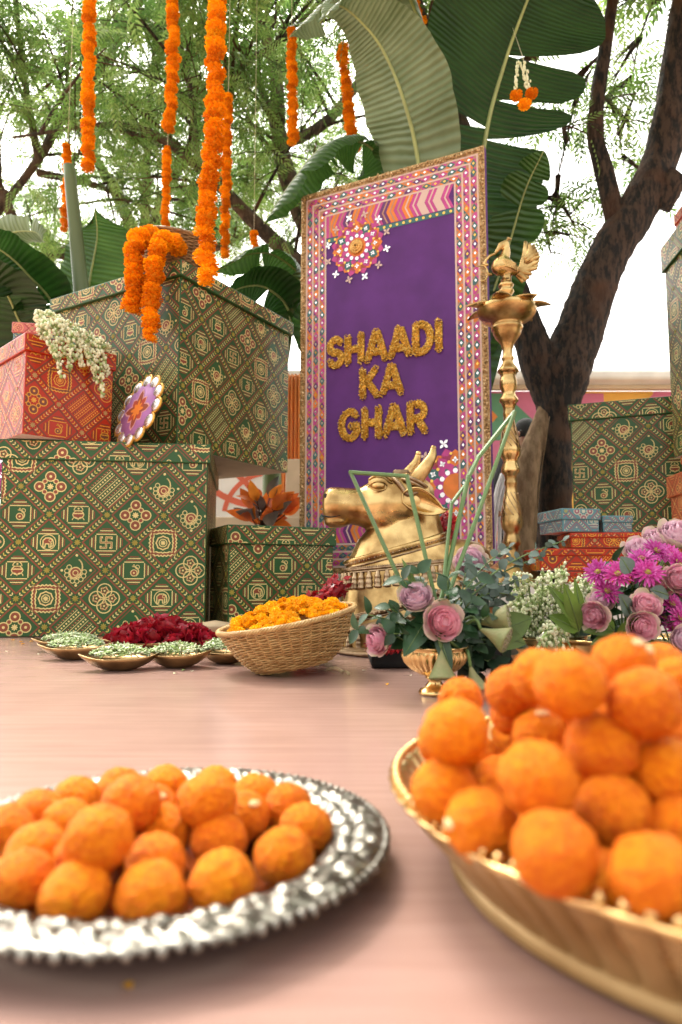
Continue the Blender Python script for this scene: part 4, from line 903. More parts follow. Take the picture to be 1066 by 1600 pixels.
# ================================================================== bull bust
def ell(cx, cy, cz, ax, a, b, n=20):
    """ellipse ring: ax 'x' -> ring in the yz plane, 'z' -> in the xy plane"""
    out = []
    for j in range(n):
        t = 2 * PI * j / n
        if ax == 'x': out.append((cx, cy + a * math.cos(t), cz + b * math.sin(t)))
        else: out.append((cx + a * math.cos(t), cy + b * math.sin(t), cz))
    return out
def bull():
    Y = 2.38; S = Y / FPX * 1.0
    t = thing('bull_statue', 'brass bull head and bust with bells round its neck, facing left', 'statue', (at(610, 900, Y).x, Y, 0.0))
    X = lambda px: at(px, 850, Y).x
    Z = lambda py: at(600, py, Y).z
    k = X(1) - X(0); mb = MB()
    # head, snout to the left
    head = [(504, 789, 13, 15), (507, 789, 23, 25), (515, 789, 28, 31), (528, 789.5, 29, 32), (545, 790.5, 28.5, 30), (560, 792, 30, 31), (575, 791, 37, 36), (592, 789.5, 44, 42), (612, 790, 48, 46), (632, 789, 47, 46), (652, 786, 42, 42), (668, 782, 32, 34), (678, 780, 18, 20)]
    mb.loft([ell(X(px), Y, Z(py), 'x', w * k, h * k) for px, py, h, w in head])
    # neck and chest
    neck = [(790, 652, 30, 30), (805, 645, 42, 36), (825, 634, 58, 42), (845, 628, 70, 47), (870, 626, 80, 52), (895, 630, 92, 57), (920, 640, 104, 62), (950, 650, 120, 68), (985, 658, 132, 72), (1014, 660, 136, 74)]
    mb.loft([ell(X(cx), Y, Z(py), 'z', a * k, b * k, 28) for py, cx, a, b in neck])
    for (px, py, rx, ry, rz, dy) in ((590, 757, 17, 8, 12, -31), (590, 757, 17, 8, 12, 31), (605, 805, 28, 14, 26, -28), (605, 805, 28, 14, 26, 28), (640, 752, 24, 30, 15, 0), (524, 803, 18, 26, 14, 0), (717, 872, 50, 42, 30, 0)):
        mb.ball((X(px), Y + dy * k, Z(py)), (rx * k, ry * k, rz * k), 14, 10)
    # lips: lower jaw lump
    mb.ball((X(527), Y, Z(816)), (21 * k, 24 * k, 9 * k), 14, 8)
    o = mb.build('head_and_bust', M['brass'], t, True)
    r = o.modifiers.new('join', 'REMESH'); r.mode = 'VOXEL'; r.voxel_size = 0.0055; r.use_smooth_shade = True
    s = o.modifiers.new('soft', 'SMOOTH'); s.factor = 0.6; s.iterations = 7
    # eyes, both sides: lid rims and a half closed ball
    for sg in (-1, 1):
        yb = Y + sg * 38 * k
        e = MB().ball((X(590), yb, Z(764)), (10 * k, 5 * k, 6 * k), 14, 10).build('eye', M['brass'], t, True)
        for up, w in ((1, 1.2), (-1, 0.9)):
            pts = [(X(590 - 13 * math.cos(a)), yb + sg * 3.2 * k * math.sin(a) - sg * 1.2 * k, Z(764 - up * 6.5 * math.sin(a) + (0.8 if up < 0 else 0))) for a in [PI * i / 12 for i in range(13)]]
            MB().tube(pts, [k * w * (0.6 + 0.6 * math.sin(PI * i / 12)) for i in range(13)], 6).build('eyelid', M['brass'], e, True)
        b = [(X(575 + 3.0 * i), Y + sg * (35 + 5 * math.sin(PI * i / 12)) * k, Z(757 - 9.5 * math.sin(PI * (i + 1) / 13))) for i in range(13)]
        MB().tube(b, [k * 1.7] * 13, 6).build('brow', M['brass'], e, True)
        MB().ball((X(511), Y + sg * 22 * k, Z(781)), (3.4 * k, 3.2 * k, 8 * k), 10, 8, M=Matrix.Rotation(R(-18), 3, 'Y')).build('nostril', M['dark'], t, True)
        m = [(X(505 + 3.0 * i), Y + sg * (18 + 13.5 * math.sin(PI * min(1, (i + 3) / 14))) * k, Z(808 + 2.2 * math.sin(i / 9 * PI * 1.2) + i * .1)) for i in range(12)]
        MB().tube(m, [k * 1.3 * (1 - i / 13) + .0003 for i in range(12)], 6).build('mouth_line', M['dark'], t, True)
        # ear: a leaf-shaped cup opening to the side
        vs = []; fs = []; nu, nv = 14, 10
        for i in range(nu + 1):
            u = i / nu; cx = 626 + 62 * u; cy = 784 + 17 * u ** 1.5 ; hw = 20 * (math.sin(PI * min(1, u * 0.93 + 0.07)) ** 0.75) * (1 - .12 * u) + .3
            for j in range(nv + 1):
                v = -1 + 2 * j / nv; depth = (1 - v * v) * 13 * math.sin(PI * min(1, u * .8 + .2)) - 2
                vs.append((X(cx + 4 * v * u), Y + sg * (46 + 10 * u - depth) * k, Z(cy + v * hw)))
        for i in range(nu):
            for j in range(nv): q = i * (nv + 1) + j; fs.append((q, q + 1, q + nv + 2, q + nv + 1))
        e = MB().add(vs, fs, 0, True).build('ear', M['brass'], t, True); md = e.modifiers.new('thick', 'SOLIDIFY'); md.thickness = 0.004; md.offset = 0
        rim = [vs[i * (nv + 1)] for i in range(nu + 1)] + [vs[i * (nv + 1) + nv] for i in range(nu, -1, -1)]
        MB().tube(rim + [rim[0]], k * 1.5, 6).build('ear_rim', M['brass'], e, True)
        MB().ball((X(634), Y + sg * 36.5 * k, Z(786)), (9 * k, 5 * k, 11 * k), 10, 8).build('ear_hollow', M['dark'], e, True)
        # horn
        pts = spline([(X(642 if sg < 0 else 628), Y + sg * 22 * k, Z(765)), (X(652 if sg < 0 else 633), Y + sg * 28 * k, Z(748)), (X(664 if sg < 0 else 644), Y + sg * 30 * k, Z(733)), (X(673 if sg < 0 else 655), Y + sg * 27 * k, Z(718)), (X(676 if sg < 0 else 658), Y + sg * 23 * k, Z(705))], 16)
        h = MB().tube(pts, [k * interp(i / 16, [0, .15, .5, .8, 1], [13, 12.5, 10, 6.8, 4.2]) for i in range(17)], 16); h.ball(pts[-1], k * 5, 10, 8); h.build('horn', M['brass'], t, True)
        w = MB()
        for q in (0, 1): w.tube([Vector(pts[q + 1]) + Vector((math.cos(a) * 17 * k, math.sin(a) * 16 * k, -math.cos(a) * 9 * k)) for a in [2 * PI * i / 20 for i in range(21)]], k * 3.2, 6, cap=False)
        w.build('horn_band', M['brass_old'], t, True)
        # head rope
        pts = spline([(X(606), Y + sg * 6 * k, Z(744)), (X(614), Y + sg * 30 * k, Z(752)), (X(624), Y + sg * 42 * k, Z(765)), (X(634), Y + sg * 45 * k, Z(778)), (X(655), Y + sg * 43 * k, Z(772))], 24)
        rp = MB(); rp.tube(pts, k * 3.0, 8)
        for i in range(0, 25, 1): rp.ball(pts[i], k * 3.6, 6, 5)
        rp.build('head_rope', M['brass_old'], t, True)
    MB().box((X(627), Y, Z(741)), (26 * k, 30 * k, 12 * k), bev=4 * k).build('forehead_ornament', M['brass_old'], t, True)
    # collars follow the neck section, tilted up to the back
    def at_neck(py):
        ys = [q[0] for q in neck]; return tuple(interp(py, ys, [q[i] for q in neck]) for i in (1, 2, 3))
    def loop(py, tilt, grow_, n=64):
        out = []
        for i in range(n + 1):
            a = 2 * PI * i / n; c = math.cos(a); yy = py - tilt * c; cx, ea, eb = at_neck(yy); out.append(Vector((X(cx + (ea + grow_) * c), Y + (eb + grow_) * math.sin(a) * k, Z(yy))))
        return out
    c = MB(); c.tube(loop(861, 22, -.5), k * 8.5, 8, cap=False, flat=0.35, up=(1, 0, 0)); c.build('collar', M['brass'], t, True)
    c = MB()
    for dy in (-6.5, 6.5): c.tube(loop(861 + dy, 22, 1), k * 1.6, 6, cap=False)
    for i, p in enumerate(loop(861, 22, 2.2, 110)): c.ball(p, k * (1.9 if i % 2 else 1.2), 5, 4)
    c.build('collar_trim', M['brass_old'], t, True)
    c = MB(); L = loop(884, 8, 0, 150)
    for q in range(2): c.tube([p + Vector((0, 0, -q * 4 * k)) for p in L], k * 2.0, 6, cap=False)
    for i, p in enumerate(L): c.ball(p + Vector((0, 0, k * 2)), k * 2.1, 5, 4)
    c.build('bell_strap', M['brass_old'], t, True)
    prof = [(0.0, 0), (2, 0), (3.0, -2), (3.2, -5), (4.6, -7), (5.0, -10), (4.2, -12), (5.4, -14), (6.0, -18), (5.0, -21), (6.4, -23), (6.2, -25), (2.5, -26), (0, -26)]
    L = loop(888, 8, 2.5, 40)
    for i in range(40): MB().lathe([(r * k, z * k) for r, z in prof], 12, L[i]).build('bell', M['brass_old'], t, True)
    # lower garland of bosses, slung from the chest up over the back
    def strap(py, tilt, nb, r, nm):
        c = MB(); L = loop(py, tilt, 1.0, nb)
        for dy in (-5, 5): c.tube([p + Vector((0, 0, dy * k)) for p in L], k * 1.6, 6, cap=False)
        c.tube(L, k * 5.5, 6, cap=False, flat=0.3, up=(1, 0, 0))
        for i, p in enumerate(L): c.ball(p + Vector((math.cos(2 * PI * i / nb), math.sin(2 * PI * i / nb), 0)) * 2.0 * k, k * r, 6, 5)
        c.build(nm, M['brass_old'], t, True)
    strap(937, 34, 90, 2.3, 'beaded_strap'); strap(955, 34, 80, 3.0, 'boss_strap')
    L = loop(962, 34, 2.0, 34)
    for i in range(34): MB().lathe([(r * k * .8, z * k * .8) for r, z in prof], 10, L[i]).build('bell', M['brass_old'], t, True)
    MB().lathe([(0.0, 0.002), (150 * k, 0.002), (152 * k, 0.008), (148 * k, 0.016), (0, 0.018)], 40, (X(660), Y, 0)).build('base', M['brass_old'], t, True)
    # petal garland round the bull
    g = MB(); rnd = random.Random(8)
    return t
bull()
bk = mat('block_black', (0.010, 0.010, 0.011), 0.85, 0, var=0.3, vscale=12, bump=0.3, bscale=30)
tag(MB().box((0.33, 1.97, 0.051), (0.50, 0.22, 0.10), bev=0.012).build('black_block', bk), 'low black block behind the brass urn', 'block')  # plain near-black block behind the urn
def petal_garland(label, pts, r, n):
    rnd = random.Random(len(label)); path = spline(pts, 40); mb = MB()
    for i in range(n):
        c = path[rnd.randrange(41)]; d = Vector((rnd.gauss(0, 1), rnd.gauss(0, 1), rnd.gauss(0, 1))).normalized(); e = d.orthogonal().normalized(); f = d.cross(e); p = c + d * r * rnd.uniform(.55, 1)
        l = r * rnd.uniform(.35, .6); w = l * .5; q = (d * .6 + e).normalized()
        mb.add([p - q * l * .3, p + f * w + q * l * .2 + d * .1 * l, p + q * l + d * l * .25, p - f * w + q * l * .2 + d * .1 * l], [(0, 1, 2, 3)], rnd.randrange(2))
    mb.tube(path, r * .6, 8)
    o = mb.build('petal_garland', [M['petal_red'], mat('petal_bright', (0.45, 0.012, 0.02), 0.3, 0, var=0.3, vscale=40, trans=0.2)])
    tag(o, label, 'garland')
petal_garland('deep red petal garland hanging behind the bull, right of its ear', [at(697, 815, 2.52), at(694, 850, 2.50), at(688, 890, 2.48), at(680, 940, 2.48), at(670, 985, 2.45)], 0.042, 900)
petal_garland('deep red petal garland lying along the bull base behind the basket', [at(530, 915, 2.26), at(508, 935, 2.2), at(480, 950, 2.16), at(470, 985, 2.14), atz(500, 1020, 0.035)], 0.036, 700)
petal_garland('thin dark red petal string low behind the urn, left of its bowl', [at(575, 1008, 1.84), at(600, 1014, 1.835), at(630, 1012, 1.84)], 0.014, 220)

# ================================================================== brass lamp
def lamp():
    Y = 2.93; t = thing('oil_lamp', 'tall turned brass oil lamp topped with a peacock, before the sign', 'lamp', (at(797, 800, Y).x, Y, 0.2195))
    k = at(1, 700, Y).x - at(0, 700, Y).x; cx = at(797, 700, Y).x; Z = lambda py: at(797, py, Y).z
    prof = [(0, 436), (8, 437), (7.5, 441), (10, 443), (12.5, 446), (11, 449), (8, 452), (12, 454), (12.5, 457), (9, 461), (8, 466), (8, 470), (10, 473), (12.5, 477), (12.5, 481)]
    MB().lathe([(r * k, Z(py)) for r, py in prof[::-1]] , 32, (cx, Y, 0)).build('finial_neck', M['brass'], t, True)
    bowl = [(0, 484), (44, 481.5), (46, 481), (47, 483), (46.5, 487), (44.5, 492), (40, 497.5), (33, 502.5), (26, 505.5), (23, 507.5), (24, 510), (25, 513), (24, 516), (22, 518), (22, 521), (19, 527), (14, 533), (10, 539), (8.5, 545)]
    b = MB().lathe([(r * k, Z(py)) for r, py in bowl], 48, (cx, Y, 0)).build('oil_bowl', M['brass'], t, True)
    for i in range(7):                                    # wick lips
        a = 2 * PI * i / 7 + 0.25 + PI; vs = []; fs = []; d = Vector((math.cos(a), math.sin(a), 0)); s = Vector((-d.y, d.x, 0)); nu, nv = 8, 6
        for q in range(nu + 1):
            u = q / nu; rr = lerp(36, 68, u); w = 15 * (1 - u ** 1.5) + 1.4
            for j in range(nv + 1):
                v = -1 + 2 * j / nv; zz = Z(483) + k * (v * v * 3.5 * (1 - .6 * u) - 1.0 + 1.5 * math.sin(u * PI) + (1.5 if i % 2 else -2.5) * u)
                p = Vector((cx, Y, zz)) + d * rr * k + s * v * w * k; vs.append(p)
        for q in range(nu):
            for j in range(nv): z = q * (nv + 1) + j; fs.append((z, z + 1, z + nv + 2, z + nv + 1))
        o = MB().add(vs, fs, 0, True).build('wick_lip', M['brass'], b, True); m = o.modifiers.new('thick', 'SOLIDIFY'); m.thickness = 0.006
    st = [(9, 542), (7.5, 548), (7.5, 556), (9.5, 559), (9.5, 562), (8, 564), (9, 568), (13, 574), (16, 578), (16.5, 581), (14, 583), (11.5, 588), (13, 592), (14, 598), (13.5, 606), (10.5, 612), (10, 616), (11.5, 619), (14.5, 624), (15, 627), (12, 630), (9, 637), (8.5, 643), (9.5, 646), (9.5, 649), (8, 652), (8.5, 658), (10.5, 670), (14, 688), (16.2, 702), (15.5, 712), (12, 718), (10.5, 722), (11.5, 725), (13.5, 731), (14.5, 735), (14.5, 738), (10, 742), (8.5, 750), (10, 753), (10, 757), (8.5, 760), (9.5, 768), (12.5, 784), (15.5, 800), (17, 814), (16, 824), (12, 830), (10, 834), (11, 838), (13, 845), (14, 851), (10, 854), (9.5, 860), (11, 866), (16, 872), (26, 880), (38, 890), (46, 898), (48, 903), (48, 910)]
    MB().lathe([(r * k, max(Z(py), 0.221)) for r, py in st[::-1]], 40, (cx, Y, 0)).build('stem', M['brass'], t, True)
    gr = MB()
    for py0, py1, r0, r1 in ((668, 700, 10.2, 16.2), (770, 806, 10, 16.2)):    # engraved spiral beads on the two bulbs
        for s in range(10):
            pts = []
            for i in range(9):
                f = i / 8; a = 2 * PI * s / 10 + f * 1.5; rr = lerp(r0, r1, f) + .2; pts.append((cx + rr * k * math.cos(a), Y + rr * k * math.sin(a), Z(lerp(py0, py1, f))))
            gr.tube(pts, k * .7, 5)
    gr.build('engraving', M['brass_old'], t, True)
    # peacock, facing left
    p = MB(); X = lambda px: cx + (px - 797) * k
    body = [(774, 418, 2, 2), (777, 417, 9, 8), (784, 416, 15, 13), (793, 415, 17, 14), (802, 417, 15, 12), (811, 421, 10, 9), (818, 424, 5, 6)]
    p.loft([ell(X(a), Y, Z(b), 'x', w * k, h * k, 16) for a, b, h, w in body])
    nk = spline([(X(788), Y, Z(412)), (X(796), Y, Z(402)), (X(799), Y, Z(390)), (X(798), Y, Z(382)), (X(794), Y, Z(377))], 14)
    p.tube(nk, [k * interp(i / 14, [0, .3, .6, .85, 1], [11, 8, 5.4, 6, 3]) for i in range(15)], 14)
    p.ball((X(793), Y, Z(383)), (7.5 * k, 5.5 * k, 6 * k), 12, 8); p.tube([(X(790), Y, Z(385)), (X(783), Y, Z(393)), (X(780), Y, Z(397))], [5 * k, 3 * k, 1.4 * k], 8)
    p.tube([(X(798), Y, Z(441)), (X(799), Y, Z(434)), (X(799), Y, Z(424))], [8 * k, 7 * k, 9 * k], 12)
    o = p.build('peacock_body', M['brass'], t, True); r = o.modifiers.new('join', 'REMESH'); r.mode = 'VOXEL'; r.voxel_size = 0.0032; r.use_smooth_shade = True
    s = o.modifiers.new('soft', 'SMOOTH'); s.factor = 0.5; s.iterations = 3
    cr = MB()
    for i in range(3): cr.tube([(X(797), Y, Z(379)), (X(802 + i * 2), Y + (i - 1) * 3 * k, Z(374 - i))], [2 * k, 1.5 * k], 6); cr.ball((X(802 + i * 2), Y + (i - 1) * 3 * k, Z(374 - i)), 2.4 * k, 7, 5)
    cr.build('crest', M['brass'], t, True)
    v = MB()
    v.tube(spline([(X(781), Y, Z(396)), (X(772), Y, Z(400)), (X(765), Y, Z(408)), (X(763), Y, Z(413)), (X(767), Y, Z(414))], 14), 2.0 * k, 8)
    v.tube(spline([(X(775), Y, Z(429)), (X(769), Y, Z(428)), (X(766), Y, Z(419)), (X(760), Y, Z(415)), (X(750), Y, Z(417))], 14), [2.6 * k - .12 * k * i for i in range(15)], 8)
    v.tube(spline([(X(769), Y, Z(428)), (X(764), Y, Z(437)), (X(757), Y, Z(440))], 8), 1.8 * k, 8); v.ball((X(767), Y, Z(414)), 2.8 * k, 8, 6)
    v.build('vine_scroll', M['brass'], t, True)
    # tail fan: overlapping feathers spreading from the rump
    rnd = random.Random(2)
    def feather(x0, y0, a, L, w, dy):
        mb = MB(); c, s_ = math.cos(a), math.sin(a); vs = []; nu = 7
        for i in range(nu + 1):
            u = i / nu; ww = w * (math.sin(PI * min(1, .12 + u * .8)) ** .7)
            bend = 5 * math.sin(u * PI * .9) * (1 if a > .6 else -.4)
            for vv in (-1, -.5, 0, .5, 1):
                px = x0 + c * L * u - s_ * (vv * ww + bend * -1); py = y0 - s_ * L * u - c * (vv * ww + bend * -1)
                vs.append((X(px), Y + dy * k - (1 - abs(vv)) * 2.4 * k, Z(py)))
        fs = [(i * 5 + j, i * 5 + j + 1, i * 5 + j + 6, i * 5 + j + 5) for i in range(nu) for j in range(4)]
        o = mb.add(vs, fs, 0, True).build('tail_feather', M['brass'], t, True); m = o.modifiers.new('thick', 'SOLIDIFY'); m.thickness = 0.006; m.offset = 0
    for i in range(9): feather(818, 426, R(12 + i * 8.2), lerp(30, 50, min(1, i / 6)), 5.0, (i % 2) * 2.0)
    for i in range(6): feather(828, 412 - i * 1.0, R(22 + i * 11), 25, 4.4, -2 - (i % 2) * 1.5)
    for i in range(4): feather(812, 424, R(-12 - i * 14), 27 - i * 2, 5.0, (i % 2) * 2.0)
    wg = MB()
    for i in range(5):
        wg.tube(spline([(X(789 + i), Y - 12.5 * k, Z(411 + i * 2.4)), (X(800 + i), Y - 12.5 * k, Z(413 + i * 2.6)), (X(812), Y - 8.5 * k, Z(417 + i * 2.4))], 8), [1.8 * k] * 9, 6)
    wg.build('wing', M['brass'], t, True)
lamp()

# ================================================================== scalloped purple disc leaning between boxes
def disc():
    c = at(216, 641, 2.93); n = Vector((-0.66, -0.70, 0.29)).normalized(); r = 0.128
    M3 = n.to_track_quat('Z', 'Y').to_matrix().to_4x4(); T = Matrix.Translation(c) @ M3
    t = thing('scalloped_disc', 'purple disc with a star and shiny scalloped edge leaning by the red box', 'decoration', tuple(c))
    MB().lathe([(0, .004), (r, .004), (r, -.006), (0, -.006)], 40, M=T).build('panel', mat('mauve_card', (0.40, 0.16, 0.42), 0.6, var=0.08), t, True)
    tin = mat('tinsel', (0.78, 0.77, 0.76), 0.25, 0.9, var=0.25, vscale=120, bump=0.6, bscale=160, bdist=0.004); gd = mat('gold_piping', (0.66, 0.36, 0.06), 0.35, 0.7, var=0.3, vscale=80)
    for i in range(12):
        a = 2 * PI * i / 12; p = Vector((math.cos(a) * (r + .012), math.sin(a) * (r + .012), -.002))
        s = MB().lathe([(0, .010), (.022, .008), (.034, 0), (.030, -.006), (0, -.008)], 18, p, M=T).build('scallop', tin, t, True)
        MB().tube([T @ (p + Vector((math.cos(a + b) * .035, math.sin(a + b) * .035, -.001))) for b in [lerp(-1.9, 1.9, q / 14) for q in range(15)]], .0055, 6).build('gold_piping', gd, s, True)
    k = Ink()
    for i in range(8):
        a = 2 * PI * i / 8; L = .098 if i % 2 == 0 else .075
        k.petal(0, 0, L * 1.06, .026, a, 0, 2); k.petal(0, 0, L * .96, .020, a, 1 if i % 2 else 2, 3); k.petal(0, 0, L * .55, .010, a, 3, 4)
    mb = MB(); ink_on(mb, k.p, T @ Vector((0, 0, .0045)), T.to_3x3() @ Vector((1, 0, 0)), T.to_3x3() @ Vector((0, 1, 0)), .0005)
    mb.build('star_print', [mat('star_pink', (0.66, 0.34, 0.36), .6), mat('star_rust', (0.42, 0.06, 0.03), .6), mat('star_brown', (0.28, 0.06, 0.03), .6), mat('star_orange', (0.75, 0.22, 0.03), .6)], t, True)
disc()
# ================================================================== marigolds
def marigold_mesh(seed, m, rich=True):
    rnd = random.Random(seed); mb = MB(); mb.ball((0, 0, 0), (.72, .72, .5), 8, 6)
    for el, n, r0, ln in ((-28, 11, .55, .45), (-8, 13, .6, .42), (12, 13, .6, .42), (32, 11, .55, .42), (52, 9, .5, .38), (72, 6, .45, .34)):
        for i in range(n):
            a = 2 * PI * (i + rnd.random() * .7) / n; e = R(el + rnd.uniform(-7, 7)); d = Vector((math.cos(a) * math.cos(e), math.sin(a) * math.cos(e), math.sin(e) * .78))
            s = Vector((-math.sin(a), math.cos(a), 0)); u = d.cross(s); L = ln * rnd.uniform(.8, 1.15); w = .20 * rnd.uniform(.8, 1.25); b = d * r0
            tip = b + d * L; q = u * rnd.uniform(-.1, .1)
            mb.add([b - s * w * .5, b + s * w * .5, tip + s * w + q - u * .05, tip + u * .08 + d * .05, tip - s * w - q - u * .05], [(0, 1, 2, 3, 4)], 0, False)
    return mb.mesh('marigold', m)
MG = [marigold_mesh(s, M['marigold']) for s in (1, 2, 3, 4)]
MGY = [marigold_mesh(s, M['marigold_yellow']) for s in (5, 6)]
_gr = random.Random(77)
def flower_obj(me, p, r, axis, parent, name='marigold'):
    o = bpy.data.objects.new(name, me); COL.objects.link(o); o.parent = parent; o.matrix_parent_inverse = worldm(parent).inverted()
    q = Vector(axis).to_track_quat('Z', 'Y') @ Quaternion((0, 0, 1), _gr.uniform(0, 6.28)); rr = r * _gr.uniform(.82, 1.14)
    o.matrix_basis = Matrix.Translation(p) @ q.to_matrix().to_4x4() @ Matrix.Diagonal((rr, rr, rr * _gr.uniform(.85, 1.0), 1)); return o
HG = 'marigold strings hanging from the trees'
def strand(label, top, bottom, r, gapp=1.0, up=None, group=HG, wob=0.006, yellow=None, mid=None, taper=0.0, skip=(), first=None):
    top, bottom = Vector(top), Vector(bottom); t = thing('marigold_garland', label, 'garland', tuple(top), group=group)
    path = spline([top] + list(mid or []) + [bottom], 60); L = sum((path[i + 1] - path[i]).length for i in range(60)); n = max(2, int(L / (r * gapp)))
    for i in range(n + 1):
        if i in skip: continue
        f = i / n; p = path[min(60, int(f * 60))].lerp(path[min(60, int(f * 60) + 1)], f * 60 % 1) if f < 1 else path[60]
        p = p + Vector((_gr.gauss(0, wob), _gr.gauss(0, wob), 0)); ax = (path[min(60, int(f * 60) + 1)] - path[max(0, int(f * 60) - 1)]) * -1
        ax = ax.normalized() + Vector((_gr.gauss(0, .18), _gr.gauss(0, .18), 0)); flower_obj(MGY[0] if yellow is not None and i in yellow else MG[_gr.randrange(4)], p, r * (1 - taper * abs(2 * f - 1) ** 2), ax, t)
    tp = [Vector((top.x, top.y, top.z + (up or 0)))] + path[::6]
    MB().tube(tp, .0016, 5).build('string', M['thread'], t, True); return t
A_ = at
strand('thickest marigold string, nearest the camera, hanging past the tall green box corner', A_(341, -60, 2.35), A_(323, 440, 2.35), 0.036, 0.85, 0.6, yellow=(8,), wob=.006, mid=[A_(338, 60, 2.35), A_(337, 160, 2.35), A_(330, 250, 2.35), A_(322, 340, 2.35)], skip=())
strand('marigold string hanging at upper left, left of the rolled banana leaf', A_(139, -40, 3.5), A_(136, 262, 3.5), 0.035, 0.8, 0.6, mid=[A_(139, 120, 3.5)])
strand('long marigold string in front of the trees, above the basket', A_(271, -40, 3.7), A_(264, 204, 3.7), 0.035, 0.8, 0.6, mid=[A_(270, 80, 3.7)])
strand('short thin marigold string just above the basket of garlands', A_(262, 232, 4.4), A_(257, 360, 4.4), 0.029, 0.8, 3.0)
strand('short marigold string beside the rolled banana leaf', A_(106, 228, 4.9), A_(101, 360, 4.9), 0.032, 0.85, 3.5, mid=[A_(106, 250, 4.9), A_(102, 300, 4.9)])
strand('marigold string right behind the thickest one, ending low', A_(357, 148, 4.4), A_(351, 400, 4.4), 0.032, 0.8, 3.0)
strand('marigold string hanging left of the pale banana leaf', A_(456, 48, 4.3), A_(457, 222, 4.3), 0.034, 0.8, 3.0)
strand('slanting marigold string partly behind the pale banana leaf', A_(535, 75, 4.6), A_(554, 232, 4.6), 0.040, 0.8, 3.0, mid=[A_(540, 130, 4.6), A_(546, 185, 4.6)])
strand('short marigold string at the top between banana leaves', A_(620, -60, 4.4), A_(655, 35, 4.4), 0.045, 0.8, 2.0)
strand('tiny marigold tassel far behind, left of the sign', A_(397, 364, 5.0), A_(398, 386, 5.0), 0.030, 0.8, 3.5)
# white bud tassel with three marigolds on the banana leaf
def tassel():
    Y = 3.05; t = thing('bud_tassel', 'tassel of white buds ending in three marigolds, on the banana leaf', 'tassel', tuple(A_(818, 98, Y)))
    for (a, b) in ((806, 806), (815, 824), (824, 828)):
        p0, p1 = A_(lerp(812, a, .6), 98, Y), A_(b, 140, Y); mb = MB()
        for i in range(12):
            f = i / 11; p = p0.lerp(p1, f)
            for q in range(3): mb.ball(p + Vector((_gr.gauss(0, .004), _gr.gauss(0, .004), 0)), (.0045, .0045, .008), 6, 4)
        mb.tube([p0, p1], .0015, 4); mb.build('bud_string', M['bud_white'], t, True)
    for px, py in ((807, 149), (831, 146), (820, 163)): flower_obj(MG[0], A_(px, py, Y), .030, (0, -.3, -1), t)
    MB().tube([A_(818, 98, Y), A_(818, 92, Y + .25), A_(800, 40, 3.72)], .0015, 4).build('string', M['thread'], t, True)
tassel()

# ================================================================== baskets
def basket(label, c, Rr, h, M4, m, rb=.6, rows=24, stakes=34, thick=.0042, flare=.7):
    t = thing('wicker_basket', label, 'basket', tuple(c)); T = Matrix.Translation(c) @ M4; rnd = random.Random(rows)
    rad = lambda f: Rr * (rb + (1 - rb) * f ** flare)
    mb = MB(); n = stakes * 5
    for r in range(rows):
        f = (r + .5) / rows; rr = rad(f); z = h * f; ph = PI * (r % 2); pts = []
        for i in range(n + 1):
            a = 2 * PI * i / n; w = math.cos(stakes / 2 * a * 1.0 + ph) * thick * .9; pts.append(T @ Vector(((rr + w) * math.cos(a), (rr + w) * math.sin(a), z + .0015 * math.sin(3 * a + r) + rnd.gauss(0, .0003))))
        mb.tube(pts, h / rows * .56, 5, cap=False, smooth=True)
    mb.build('weave', m, t, True)
    st = MB()
    for i in range(stakes):
        a = 2 * PI * (i + .5) / stakes; st.tube([T @ Vector((rad(f) * math.cos(a), rad(f) * math.sin(a), h * f)) for f in (0, .15, .35, .6, .8, 1.0)], thick * .6, 5)
    st.build('stakes', m, t, True)
    rim = MB()
    for k in range(5):
        pts = []; n2 = 150
        for i in range(n2 + 1):
            a = 2 * PI * i / n2; tw = 26 * a + k * 2 * PI / 5; q = thick * 1.3
            pts.append(T @ Vector(((rad(1) + q * math.cos(tw)) * math.cos(a), (rad(1) + q * math.cos(tw)) * math.sin(a), h + q * math.sin(tw))))
        rim.tube(pts, thick * .85, 5, cap=False)
    rim.build('rim', m, t, True)
    b = MB(); b.lathe([(0, .001), (rad(0) * .98, .001), (rad(.08), .006), (rad(.5) - thick * 1.6, h * .5), (rad(1) - thick * 1.6, h * .98)], 40, M=T); b.build('lining', m, t, True)
    return t, T
bc = Vector((-0.118, 1.79, 0.0)); bt = Matrix.Rotation(R(11), 4, Vector((.18, 1, 0)).normalized()); bt = Matrix.Rotation(R(-11), 4, Vector((.25, 1, 0)).normalized()) @ Matrix.Rotation(R(6), 4, 'X')
tb, Tb = basket('cane basket heaped with yellow-orange marigold petals, tilted toward the bull', bc + Vector((0, 0, .022)), .178, .118, bt, M['cane'], .52, 30, 40, .0036, .62)
mb = MB(); rnd = random.Random(12)
hp = thing('petal_heap', 'heap of loose yellow-orange marigolds filling the tilted cane basket', 'flowers', tuple(bc + Vector((0, 0, .1))))
for i in range(150):
    a = rnd.uniform(0, 6.283); r = .158 * math.sqrt(rnd.random()); z = .112 + .042 * (1 - (r / .16) ** 2) + rnd.uniform(-.006, .006)
    flower_obj(MGY[i % 2], Tb @ Vector((r * math.cos(a), r * math.sin(a), z)), rnd.uniform(.013, .020), (rnd.gauss(0, .5), rnd.gauss(0, .5) - .3, 1), hp, 'marigold_head')
